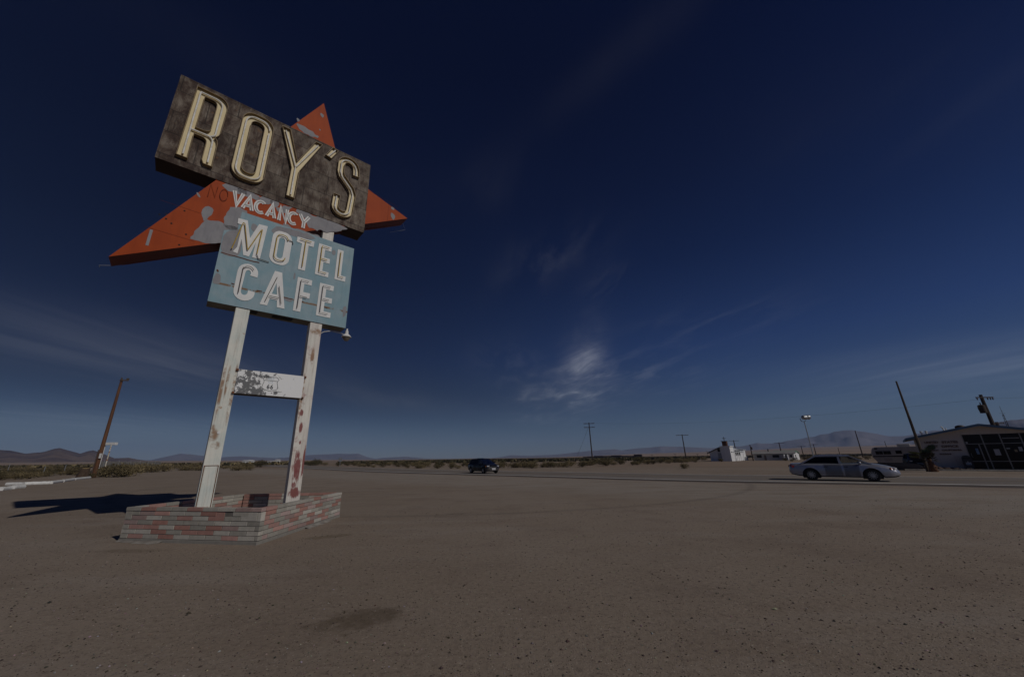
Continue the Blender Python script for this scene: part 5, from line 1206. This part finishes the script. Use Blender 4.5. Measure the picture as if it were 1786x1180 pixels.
def build_car(name, label, cat, S, paint, loc, rz):
    car = thing(name, label, cat, loc, rz)
    L2 = S['L']/2; xf, xr, wr, ar = S['xf'], S['xr'], S['wr'], S['ar']; Wd = S['W']/2
    xs = set(np.round(np.linspace(-L2, L2, 46), 3))
    for xa in (xf, xr):
        for k in range(19): xs.add(round(xa-ar*math.cos(PI*k/18), 3))
    for q in (.03, .08, .15): xs.add(round(L2-q, 3)); xs.add(round(-L2+q, 3))
    xs = sorted(xs); xs = [x for i, x in enumerate(xs) if i == 0 or x-xs[i-1] > .008]
    rows = []
    for x in xs:
        w = Wd*interp(S['plan'], x); zt, zs, zb = interp(S['top'], x), interp(S['belt'], x), interp(S['bot'], x)
        zs = min(zs, zt-.015); za = zb
        for xa in (xf, xr):
            dx = abs(x-xa)
            if dx < ar: za = max(za, wr+math.sqrt(max(ar*ar-dx*dx, 0))-.02)
        hgt = zs-zb; zz = [za, za, max(zb+.06, za+.002), max(zb+hgt*.35, za+.006), max(zs-hgt*.36, za+.012), max(zs-.10, za+.02), max(zs-.02, za+.03), zs+(zt-zs)*.45+.01, zs+(zt-zs)*.85, zt]
        yy = [0, w-.16, w-.02, w, w-.004, w-.03, w-.085, w-.17, w*.55, 0]
        h = [(y, z) for y, z in zip(yy, zz)]
        rows.append([Vector((x, -y, z)) for y, z in h]+[Vector((x, y, z)) for y, z in h[-2:0:-1]])
    mb = MB(); V = mb.grid(rows, True); mb.face(V[0][::-1]); mb.face(V[-1])
    # wheel wells
    mb.mi = 1
    body = mb.build('body', [paint, M_DARKIN], car, smooth=True, sharp=20)
    for p in body.data.polygons:
        c = p.center
        if c.z < .80 and abs(c.y) < Wd-.06 and p.normal.z < .3 and (c.z < .32 or min(abs(c.x-xf), abs(c.x-xr)) < ar+.015): p.material_index = 1
    # doors: panels standing 4 mm off the body with gaps between
    nrow = 10
    for (a, b, nm) in S['doors']:
        for sd in (0, 1):
            mb = MB(); sel = [i for i, x in enumerate(xs) if a <= x <= b]; g = []
            for i in sel:
                idx = range(2, 7) if sd == 0 else range(len(rows[0])-2, len(rows[0])-7, -1)
                g.append([rows[i][j]+Vector((0, (-.006 if sd == 0 else .006), 0)) for j in idx])
            V = mb.grid(g); bmesh.ops.solidify(mb.bm, geom=mb.bm.faces[:], thickness=.004)
            d = mb.build('door', paint, car, smooth=True, sharp=20)
            y_ = (Wd+.006)*(-1 if sd == 0 else 1); mb = MB(); mb.box((a+.16, y_-.0, S['hz']), (.19, .03, .035)); mb.build('handle', M_TRIM, d, bevel=.008)
    # greenhouse
    zb_, zr_ = S['gz'], S['H']; wb, wt = S['gw']
    A0, A1, B1, B0 = S['gx']      # windscreen foot, roof front, roof rear, rear glass foot
    def yS(z): return wb+(wt-wb)*(z-zb_)/(zr_-zb_)
    nx = 16; roof = []
    for i in range(nx+1):
        x = B1+(A1-B1)*i/nx; cr = .045*math.sin(PI*i/nx)
        roof.append([Vector((x, y*wt, zr_-.06+cr+.055*(1-abs(y)**3))) for y in np.linspace(-1, 1, 13)])
    mb = MB(); mb.grid(roof); bmesh.ops.solidify(mb.bm, geom=mb.bm.faces[:], thickness=.03); mb.build('roof', paint, car, smooth=True, sharp=60)
    zk = zr_-.05
    def sidepoly(pts, name, mat, y0, y1, par=car):
        for sg in (-1, 1):
            mb = MB(); mb.prism([pts], y0, y1, lambda x, y, z: (x, sg*(yS(z)+y), z)); o = mb.build(name, mat, par, bevel=0)
    pw = S['pil']
    def xa(z): return A0+(A1-A0)*(z-zb_)/(zk-zb_)
    def xb(z): return B0+(B1-B0)*(z-zb_)/(zk-zb_)
    sidepoly([(xa(zb_)-.02, zb_-.03), (xa(zb_)-.02-pw[0], zb_-.03), (xa(zk)-pw[0]*.8, zk), (xa(zk)+.02, zk)], 'pillar', paint, -.03, .02)
    sidepoly([(xb(zb_)-.02, zb_-.03), (xb(zb_)+pw[2], zb_-.03), (xb(zk)+pw[2]*.8, zk), (xb(zk)-.02, zk)], 'pillar', paint, -.03, .02)
    xm = S['bp']; sidepoly([(xm-.05, zb_-.03), (xm+.05, zb_-.03), (xm+.03, zk), (xm-.06, zk)], 'pillar', S.get('bpm', paint), -.03, .012)
    sidepoly([(xa(zk)+.03, zk-.035), (xb(zk)-.03, zk-.035), (xb(zk)-.03, zk+.02), (xa(zk)+.03, zk+.02)], 'roof_rail', paint, -.03, .012)
    g1 = [(xm+.05, zb_-.02), (xa(zb_)-pw[0]+.0, zb_-.02), (xa(zk)-pw[0]*.8, zk-.03), (xm+.03, zk-.03)]
    g2 = [(xb(zb_)+pw[2], zb_-.02), (xm-.05, zb_-.02), (xm-.06, zk-.03), (xb(zk)+pw[2]*.8, zk-.03)]
    sidepoly(g1, 'side_window', M_GL_CLEAR, -.012, -.006); sidepoly(g2, 'side_window', M_GL_DARK, -.012, -.006)
    for (x0, x1, nm) in ((A0, A1, 'windscreen'), (B0, B1, 'rear_window')):
        g = [[Vector((x0+(x1-x0)*t_+.05*(1-y*y)*(1 if x0 > 0 else -1)*(1-t_*.6), y*(yS(zb_+(zk-zb_)*t_)-.02), zb_-.02+(zk-zb_+.02)*t_)) for y in np.linspace(-1, 1, 9)] for t_ in np.linspace(0, 1, 5)]
        mb = MB(); mb.grid(g); bmesh.ops.solidify(mb.bm, geom=mb.bm.faces[:], thickness=.006); mb.build(nm, M_GL_CLEAR if x0 > 0 else M_GL_DARK, car, smooth=True, sharp=60)
    # inside: parcel floor, seats, steering wheel
    mb = MB(); mb.b2((B0+.25, -wb+.08, zb_-.30), (A0-.45, wb-.08, zb_-.26)); mb.b2((A0-.6, -wb+.06, zb_-.25), (A0-.12, wb-.06, zb_-.03)); mb.build('interior', M_DARKIN, car)
    for sg in (-1, 1):
        mb = MB(); x = S['seat']; mb.box((x, sg*.36, zb_-.0), (.14, .46, .62), Matrix.Rotation(R(-14), 3, 'Y')); mb.box((x-.11, sg*.36, zb_+.36), (.09, .24, .17)); mb.build('seat', M_DARKIN, car, bevel=.03)
    # wheels
    for xw in (xf, xr):
        for sg in (-1, 1):
            Wm = lambda q: Vector((xw+q.x, sg*(Wd-.20+q.z), wr+q.y))
            mb = MB(); mb.lathe([(wr*.62, .18), (wr*.70, .185), (wr*.93, .17), (wr, .13), (wr, .02), (wr*.93, -.02), (wr*.4, -.02)], 28, Wm); wh = mb.build('wheel', M_BLACK, car, smooth=True)
            mb = MB(); mb.lathe([(wr*.62, .178), (wr*.60, .15), (wr*.34, .165), (wr*.30, .185), (.02, .188)], 28, Wm)
            for k in range(12):
                a = 2*PI*k/12; c, s_ = math.cos(a), math.sin(a)
                mb.box(Wm(Vector((c*wr*.46, s_*wr*.46, .172))), (wr*.34, .02, wr*.09), Matrix.Rotation(-a, 3, 'Y'))
            mb.build('rim', M_RIM_, wh, smooth=True)
            mb = MB()
            for k in range(12):
                a = 2*PI*(k+.5)/12; mb.prism([arc(0, 0, wr*.05, 0, 330, 7)], 0, .004, lambda x, y, z: Wm(Vector((math.cos(a)*wr*.5+x, math.sin(a)*wr*.5+z, .168+y+.002))))
            mb.build('rim_holes', M_TRIM, wh)
            mb = MB(); mb.prism([arc(xw, wr+.0, ar+.035, -25, 205, 16)], 0, .012, lambda x, y, z: (x, sg*(Wd-.235-y), z)); mb.build('wheel_arch', M_TRIM, car)
    # mirrors, lamps, plates
    for sg in (-1, 1):
        mb = MB(); mb.blob((S['mx'], sg*(wb+.16), zb_+.05), .1, 3, 2, .0, (.75, 1., .72)); mb.box((S['mx']+.02, sg*(wb+.06), zb_-.0), (.06, .16, .04)); mb.build('mirror', S.get('mirm', paint), car, smooth=True)
        for (x, y, z, sx, sy, sz, mt, nm) in S['lamps']:
            mb = MB(); mb.box((x, sg*y, z), (sx, sy, sz), Matrix.Rotation(sg*S.get('lrot', 0)*(1 if x > 0 else -1), 3, 'Z')); mb.build(nm, mt, car, bevel=min(sx, sy, sz)*.25)
    for (x, z, w, h, mt, nm) in S['plates']:
        mb = MB(); mb.box((x, 0, z), (.02, w, h)); mb.build(nm, mt, car, bevel=.004)
    mb = MB()
    for sg in (-1, 1): mb.b2((xr+ar+.02, sg*(Wd-.03)-.012, .34), (xf-ar-.02, sg*(Wd-.03)+.012, .375))
    return car
M_SILV = m_paint('silver_lilac_paint', (.32, .325, .375), .28, .45); M_BLK = m_paint('black_paint', (.008, .008, .011), .25, .0, .25)
SED = dict(L=4.90, W=1.84, H=1.46, xf=1.30, xr=-1.40, wr=.335, ar=.42,
  plan=[(-2.44, .74), (-2.38, .83), (-2.2, .91), (-1.7, .975), (-.5, 1.), (1., 1.), (1.7, .965), (2.1, .88), (2.33, .74), (2.44, .58)],
  top=[(-2.44, .72), (-2.41, .94), (-2.3, 1.0), (-1.6, 1.03), (0, .99), (1.1, 1.02), (1.6, .96), (2., .87), (2.28, .76), (2.40, .67), (2.44, .56)],
  belt=[(-2.44, .66), (-2.41, .86), (-2.3, .93), (-1.5, .97), (0, .955), (1.0, .955), (1.5, .91), (2., .81), (2.28, .70), (2.44, .52)],
  bot=[(-2.44, .44), (-2.38, .34), (-2.1, .27), (-1.6, .22), (1.7, .20), (2.2, .24), (2.4, .30), (2.44, .36)],
  doors=[(-.80, .06, 'rear'), (.10, .86, 'front')], hz=.80, gz=.965, gw=(.78, .62), gx=(1.42, .54, -1.10, -1.90), pil=(.09, .1, .13), bp=.04, seat=-.08, mx=.90,
  lamps=[(2.21, .58, .69, .24, .24, .12, M_LAMP, 'headlight'), (2.06, .735, .69, .17, .07, .12, M_AMBER, 'indicator'), (-2.36, .60, .82, .1, .34, .14, M_REDL, 'taillight'), (-2.18, .815, .81, .20, .03, .12, M_REDL, 'tail_lens')], lrot=.45,
  plates=[(-2.425, .72, .32, .15, M_PAPER, 'number_plate'), (2.43, .40, .5, .05, M_TRIM, 'grille')])
CAR_S = 1.06
cm = (G(1416, 838.6)+G(1526, 840.2))/2; cth = R(-42)
exc = Vector((math.cos(cth), math.sin(cth), 0)); eyc = Vector((-math.sin(cth), math.cos(cth), 0))
sed_loc = cm+eyc*(.89*CAR_S)+exc*(.075*CAR_S)+Vector((0, 0, .034))
sedan = build_car('silver_sedan', 'silver-lilac rounded four-door sedan driving right on the near lane', 'car', SED, M_SILV, sed_loc, cth); sedan.scale = (CAR_S,)*3
SUVS = dict(L=4.25, W=1.80, H=1.56, xf=1.32, xr=-1.30, wr=.33, ar=.40,
  plan=[(-2.12, .84), (-2.05, .92), (-1.6, .98), (0, 1.), (1.4, .98), (1.85, .90), (2.05, .78), (2.12, .66)],
  top=[(-2.12, .80), (-2.08, 1.02), (-1.9, 1.06), (0, 1.04), (.95, 1.05), (1.5, .98), (1.9, .88), (2.06, .76), (2.12, .62)],
  belt=[(-2.12, .74), (-2.08, .95), (-1.8, 1.0), (0, .98), (.95, .97), (1.5, .91), (1.9, .81), (2.12, .58)],
  bot=[(-2.12, .42), (-2.0, .32), (-1.7, .24), (1.7, .22), (2.0, .26), (2.12, .34)],
  doors=[(-.78, .12, 'rear'), (.17, .95, 'front')], hz=.84, gz=1.0, gw=(.75, .58), gx=(1.25, .30, -1.45, -1.95), pil=(.08, .1, .16), bp=.10, seat=-.02, mx=.85,
  lamps=[(1.93, .60, .76, .24, .26, .13, M_LAMP, 'headlight'), (2.07, .32, .60, .06, .18, .07, M_LAMP, 'fog_lamp'), (1.78, .79, .74, .12, .05, .10, M_AMBER, 'indicator'), (-2.04, .66, .90, .1, .22, .24, M_REDL, 'taillight')], lrot=.5,
  plates=[(2.13, .48, .46, .20, M_PAPER, 'number_plate'), (2.10, .70, .6, .09, M_TRIM, 'grille'), (-2.13, .8, .4, .14, M_PAPER, 'number_plate')], mirm=M_BLK)
sl = (G(821.5, 825.6)+G(842, 825.8))/2; sth = R(-58); e1 = Vector((math.cos(sth), math.sin(sth), 0)); e2_ = Vector((-math.sin(sth), math.cos(sth), 0))
SUV_S = 1.05
suv = build_car('black_hatchback', 'shiny black tall hatchback with pale headlights and white front plate on the highway', 'car', SUVS, M_BLK, sl+e2_*(.85*SUV_S)+Vector((0, 0, .034)), sth); suv.scale = (SUV_S,)*3
pk = DOWN(1603, 818.5, 44.5)
park = build_car('parked_car', 'dark car parked between the camper trailer and the post office wall', 'car', SUVS, m_paint('dull_dark_paint', (.010, .010, .012), .5, 0., .1), pk, R(-130))

# the driver, seated on the far side of the sedan
def seated_person():
    hip = Vector((.05, .36, .62)); J = {}
    def P(n, x, y, z, r, par=None): J[n] = (Vector((x, .36+y, z)), r, par)
    P('pelvis', .12, 0, .58, .13); P('waist', .08, 0, .74, .125, 'pelvis'); P('chest', .03, 0, .95, .15, 'waist'); P('neckb', .03, 0, 1.09, .075, 'chest'); P('neck', .04, 0, 1.15, .052, 'neckb'); P('head', .06, 0, 1.215, .075, 'neck'); P('brow', .075, 0, 1.275, .085, 'head'); P('crown', .055, 0, 1.335, .06, 'brow')
    for s, n in ((-1, 'r'), (1, 'l')):
        P('sh'+n, .03, s*.17, 1.05, .065, 'chest'); P('el'+n, .20, s*.25, .84, .045, 'sh'+n); P('wr'+n, .42, s*.17, .90, .030, 'el'+n); P('pa'+n, .485, s*.155, .925, .030, 'wr'+n)
        for k in range(4):
            o = (k-1.5)*.020; P('f%d%s' % (k, n), .535, s*.15+o*.3, .945+o, .010, 'pa'+n); P('g%d%s' % (k, n), .55-.004*k, s*.15-.028*s, .950+o, .009, 'f%d%s' % (k, n))
        P('t'+n, .50, s*.125, .955, .011, 'pa'+n); P('u'+n, .535, s*.115, .965, .009, 't'+n)
        P('kn'+n, .55, s*.12, .58, .075, 'pelvis'); P('an'+n, .86, s*.11, .30, .05, 'kn'+n); P('to'+n, 1.0, s*.11, .30, .04, 'an'+n)
    names = list(J); me = bpy.data.meshes.new('person'); me.from_pydata([J[n][0] for n in names], [(names.index(J[n][2]), names.index(n)) for n in names if J[n][2]], [])
    o = bpy.data.objects.new('person', me); COL.objects.link(o)
    sk = o.modifiers.new('skin', 'SKIN'); sk.use_smooth_shade = True
    for i, n in enumerate(names):
        v = me.skin_vertices[0].data[i]; v.radius = (J[n][1], J[n][1]); v.use_root = (n == 'pelvis')
    ss = o.modifiers.new('sub', 'SUBSURF'); ss.levels = 1; ss.render_levels = 1
    dg = bpy.context.evaluated_depsgraph_get(); m2 = bpy.data.meshes.new_from_object(o.evaluated_get(dg)); o.modifiers.clear(); o.data = m2
    skin = pm('skin', (.36, .20, .14), (.32, .17, .12), 6., .55); shirt = pm('blue_shirt', (.16, .24, .34), (.13, .20, .29), 4., .85); tr_ = pm('dark_trousers', (.03, .03, .04), None, 4., .9)
    m2.materials.clear()
    for m_ in (skin, shirt, tr_): m2.materials.append(m_)
    for p in m2.polygons:
        c = p.center; p.use_smooth = True
        p.material_index = 2 if c.z < .66 else (1 if c.z < 1.12 and c.x < .24 else 0)
    # face
    for v in m2.vertices:
        d = v.co-Vector((.14, .36, 1.235))
        if d.length < .02: v.co.x += .018
    nose = MB(); nose.prism([[(-.012, 1.225), (.012, 1.225), (.004, 1.268), (-.004, 1.268)]], .0, .028, lambda x, y, z: (.150+y*(1.27-z)/.04, .36+x, z)); nose.build('nose', skin, o)
    for s in (-1, 1):
        e = MB(); e.blob((.150, .36+s*.032, 1.275), .011, 1, 1, 0); e.build('eye', M_TRIM, o, smooth=True)
        e = MB(); e.blob((.065, .36+s*.088, 1.26), .026, 1, 1, 0, (.6, .35, 1.1)); e.build('ear', skin, o, smooth=True)
    e = MB(); e.box((.142, .36, 1.205), (.012, .045, .010)); e.build('mouth', pm('lips', (.25, .10, .08), None), o, bevel=.003)
    h = MB(); h.blob((.045, .36, 1.31), .098, 4, 3, .06, (1., .92, .78)); h.blob((.0, .36, 1.25), .075, 5, 2, .05, (.8, 1., 1.1)); h.build('hair', pm('dark_brown_hair', (.035, .018, .012), (.05, .028, .018), 20., .7), o, smooth=True)
    return o
drv = seated_person(); drv.location = sed_loc; drv.rotation_euler = (0, 0, cth); drv.scale = (CAR_S,)*3
tag(drv, 'driver with dark brown hair and blue shirt seated in the silver sedan', 'person')
mb = MB(); mb.tube([(0+.55+.10*math.cos(a)*.45, .36+.18*math.sin(a), .90+.16*math.cos(a)) for a in np.linspace(0, 2*PI, 25)], .014, 6, cap=False); mb.build('steering_wheel', M_TRIM, sedan, smooth=True)

# ------------------------------------------------------------------ desert scrub
def shrub_mesh(seed, n, cols, w=1., h=.8, leaf=.055):
    r = random.Random(seed); mb = MB()
    lumps = [(Vector((r.uniform(-.45, .45)*w, r.uniform(-.45, .45)*w, h*r.uniform(.35, .62))), r.uniform(.26, .46)) for _ in range(9)]
    for k in range(n):
        c, rad = r.choice(lumps); d = Vector((r.gauss(0, 1), r.gauss(0, 1), r.gauss(.25, .8))).normalized(); p = c+d*rad*w*r.uniform(.55, 1.12); p.z = max(p.z, .02)
        col = r.choice(cols); q = r.uniform(.7, 1.25); mb.col = tuple(x*q for x in col)
        a = Vector((r.gauss(0, 1), r.gauss(0, 1), r.gauss(.7, 1))).normalized(); b = a.cross(Vector((r.gauss(0, 1), r.gauss(0, 1), r.gauss(0, 1)))).normalized(); s = leaf*r.uniform(.6, 1.5)
        mb.quad(p-b*s*.35, p+a*s*.9-b*s*.25, p+a*s*1.9, p+a*s*.8+b*s*.4)
    return mb
def stems(mb, seed, w, h):
    r = random.Random(seed); mb.col = (.10, .075, .05)
    for k in range(10):
        a = r.uniform(0, 6.28); mb.tube([(0, 0, -.05), (math.cos(a)*.2*w, math.sin(a)*.2*w, h*.3), (math.cos(a)*.45*w, math.sin(a)*.45*w, h*.75)], [.02, .014, .006], 4)
OLIVE = [(.100, .080, .040), (.080, .065, .033), (.125, .099, .052)]; STRAW = [(.19, .15, .08), (.23, .18, .10), (.15, .12, .06)]; DARKG = [(.060, .054, .026), (.050, .047, .024), (.082, .070, .034)]
def shrub(label, seed, cols, n=900, w=1., h=.8, leaf=.06, group=None):
    t_ = thing('desert_shrub', label, 'shrub', (0, 0, 0), 0, group)
    mb = shrub_mesh(seed, n, cols, w, h, leaf); mb.build('foliage', M_SHRUB, t_, recalc=False)
    mb = MB(); stems(mb, seed, w, h); mb.build('stem', M_SHRUB, t_, recalc=False); return t_
sh = [shrub('x', 1, OLIVE, 1000), shrub('x', 2, OLIVE+STRAW, 1000, 1.1, .7), shrub('x', 3, DARKG+OLIVE, 1000, 1.1, .85), shrub('x', 4, STRAW, 900, 1., .65)]
used = set()
def put(k, loc, s, label, group, hz=1.):
    global used
    if k in used: o = dup(sh[k], loc, rr_.uniform(0, 6.28), label, group)
    else: o = sh[k]; used.add(k); o.location = loc; o.rotation_euler = (0, 0, rr_.uniform(0, 6.28)); o['label'] = label; o['group'] = group
    o.scale = (s, s, s*hz); return o
KIND = ['low olive desert shrub', 'rounded olive and straw desert shrub', 'dark green desert shrub', 'dry straw-coloured desert bush']
rr_ = random.Random(12)
# left of the brown pole, behind the kerb
for k in range(52):
    x = rr_.uniform(-15, 138); y = rr_.uniform(822, 840-.075*max(x, 0)-1.5); y = min(y, 839.5-.06*x)
    kk = rr_.choice([0, 1, 1, 2, 3, 0]); put(kk, G(x, y), rr_.uniform(.6, 1.9), KIND[kk]+' in the thicket behind the white kerb logs', 'shrubs behind the kerb logs', .8)
for k in range(16):
    x = rr_.uniform(-20, 130); y = rr_.uniform(817, 822); kk = rr_.choice([0, 1, 3]); put(kk, G(x, y), rr_.uniform(1.2, 2.0), KIND[kk]+' far behind the white kerb logs', 'shrubs behind the kerb logs', .6)
# between the brown pole and the sign
for (x, y, s, kk) in ((200, 832, 1.9, 1), (210, 831.5, 2.0, 0), (217, 830.5, 2.1, 3), (226, 828, 2.0, 3), (234, 824.5, 2.3, 3), (242, 824, 1.6, 0), (252, 823, 2.0, 1), (262, 823.5, 1.6, 3), (273, 823, 2.0, 1), (285, 822, 1.9, 3), (182, 831, 1.7, 1), (190, 830, 1.5, 0), (174, 831, 1.4, 1), (158, 833.6, .7, 2)):
    put(kk, G(x, y), s, KIND[kk]+' in front of the corrugated fence', 'shrubs by the corrugated fence')
for k in range(26):
    x = rr_.uniform(285, 430); y = rr_.uniform(813.5, 821); kk = rr_.choice([0, 1, 3, 3]); put(kk, G(x, y), rr_.uniform(1.2, 2.4), KIND[kk]+' on the flat between the fence and the sign posts', 'shrubs on the flat left of the sign', .7)
for (x, y, s, kk, lb) in ((455, 814.3, 2.3, 2, 'largest dark rounded bush between the two sign posts'), (448, 814.2, 1.7, 2, 'dark bush touching the largest bush between the sign posts'), (432, 815, 1.7, 1, 'olive bush close to the right edge of the left sign post'), (437, 819.5, 1.2, 3, 'low straw bush below the large dark bush between the posts'), (425, 817, 1.3, 0, 'low olive bush right beside the left sign post')):
    o = put(kk, G(x, y), s, lb, 'x'); del o['group']
for (x, y, s, kk) in ((552, 811.3, 2.7, 2), (546, 811.6, 2.0, 2), (541, 811.5, 1.8, 0), (566, 811, 1.6, 3), (590, 812.5, 1.4, 2), (538, 811.2, 1.7, 2)):
    put(kk, G(x, y), s, KIND[kk]+' by the square road sign beyond the highway', 'shrubs by the road sign', .9)
# beyond the highway
def far_edge(x): return np.interp(x, [560, 640, 760, 900, 1000, 1240, 1330, 1500], [812.2, 815.2, 818.4, 818.5, 815.5, 806.5, 804, 800])
n_ = 0
while n_ < 130:
    x = rr_.uniform(600, 1238); e = far_edge(x); y = e-abs(rr_.gauss(0, 1))*4.5-.6
    if y < 802.5-.006*(x-800)+1.4 or 1232 < x < 1320: continue
    if 812 < x < 868 and y > 816: continue
    kk = rr_.choice([0, 1, 2, 3, 0, 1]); b = G(x, y); put(kk, b, rr_.uniform(.7, 1.4)*(1+.002*b.y), KIND[kk]+' scattered on the flat beyond the highway', 'shrubs beyond the highway', .8); n_ += 1
for (x, y, s, kk, lb) in ((1116, 808.5, 1.8, 2, 'biggest dark bush under the right end of the train'), (1054, 808, 1.5, 2, 'dark bush just right of the two-armed pole'), (1259, 804.8, 1.0, 0, 'small bush by the church door'), (1371, 803.5, .9, 0, 'bush at the right end of the long house'), (1388, 802.5, .8, 2, 'bush at the foot of the sunlit cottage'), (1382, 804.2, .7, 3, 'low bush on the sand in front of the cottage'), (1198, 806, 1., 3, 'straw tuft at the foot of the one-armed pole'), (1194, 817, .9, 1, 'lone low weed on the bare sand left of the church')):
    o = put(kk, G(x, y), s, lb, 'x'); del o['group']
for k in range(14):
    x = rr_.uniform(1395, 1530); y = rr_.uniform(799.5, 804); put(3 if k % 2 else 0, G(x, y), rr_.uniform(.9, 1.5), KIND[3 if k % 2 else 0]+' on the sand behind the silver sedan', 'shrubs behind the sedan')
# the far scrub reads as one dark band
def scrub_band(name, n, f, sc_, cols, seed):
    r = random.Random(seed); mb = MB()
    for k in range(n):
        b = f(r); col = r.choice(cols); q = r.uniform(.75, 1.2); mb.col = tuple(c*q for c in col); s = sc_*r.uniform(.6, 1.4)
        for j in range(7):
            a = r.uniform(0, 6.28); c = b+Vector((math.cos(a)*.5*s, math.sin(a)*.5*s, s*r.uniform(.1, .4))); u = Vector((r.gauss(0, 1), r.gauss(0, 1), abs(r.gauss(.6, .5)))).normalized(); v = u.cross(Vector((r.gauss(0, 1), r.gauss(0, 1), r.gauss(0, 1)))).normalized()
            mb.quad(c-v*s*.35-u*s*.25, c+v*s*.35-u*s*.2, c+v*s*.25+u*s*.5, c-v*s*.3+u*s*.45)
    o = mb.build(name, M_SHRUB, None, recalc=False); o['kind'] = 'stuff'; return o
def fr(r):
    x = r.uniform(590, 1560); lo = 150 if x < 1225 else 190; Y = lo+270*r.random()**1.2; return DOWN(x, 800, Y)
scrub_band('far_scrub', 2600, fr, 1.1, OLIVE+DARKG+DARKG, 3)
def fl(r): return DOWN(r.uniform(-120, 560), 808, 170+500*r.random()**1.2)
scrub_band('far_scrub', 2600, fl, 1.5, OLIVE+DARKG+STRAW, 4)

# ------------------------------------------------------------------ loose gravel near the camera
mb = MB(); r = random.Random(8); PC = [(.070, .055, .047), (.11, .09, .08), (.20, .165, .14), (.085, .062, .05), (.34, .30, .27), (.045, .038, .034), (.06, .05, .044)]
V0 = [Vector(v) for v in ((1, 0, 0), (-1, 0, 0), (0, 1, 0), (0, -1, 0), (0, 0, 1), (0, 0, -1))]; F0 = [(0, 2, 4), (2, 1, 4), (1, 3, 4), (3, 0, 4), (2, 0, 5), (1, 2, 5), (3, 1, 5), (0, 3, 5)]
for k in range(26000):
    y = 1.2+14*r.random()**1.5; x = r.uniform(-1.15, 1.35)*y*1.25
    if -8.6 < x < -4.5 and y > 8.5: continue
    s = .0036*(1+r.expovariate(1.25)); s = min(s, .015)
    if r.random() < .0022: s = r.uniform(.017, .028)
    mb.col = tuple(c*r.uniform(.8, 1.2) for c in r.choice(PC)); a = r.uniform(0, 6.28); ca, sa = math.cos(a), math.sin(a)
    vs = []
    for v in V0:
        q = Vector((v.x*r.uniform(.8, 1.5), v.y*r.uniform(.7, 1.1), v.z*r.uniform(.45, .8)))*s; vs.append(mb.bm.verts.new((x+q.x*ca-q.y*sa, y+q.x*sa+q.y*ca, s*.25+q.z)))
    for f in F0: mb.face([vs[i] for i in f])
o = mb.build('loose_gravel', M_STONES, None, recalc=False); o['kind'] = 'stuff'
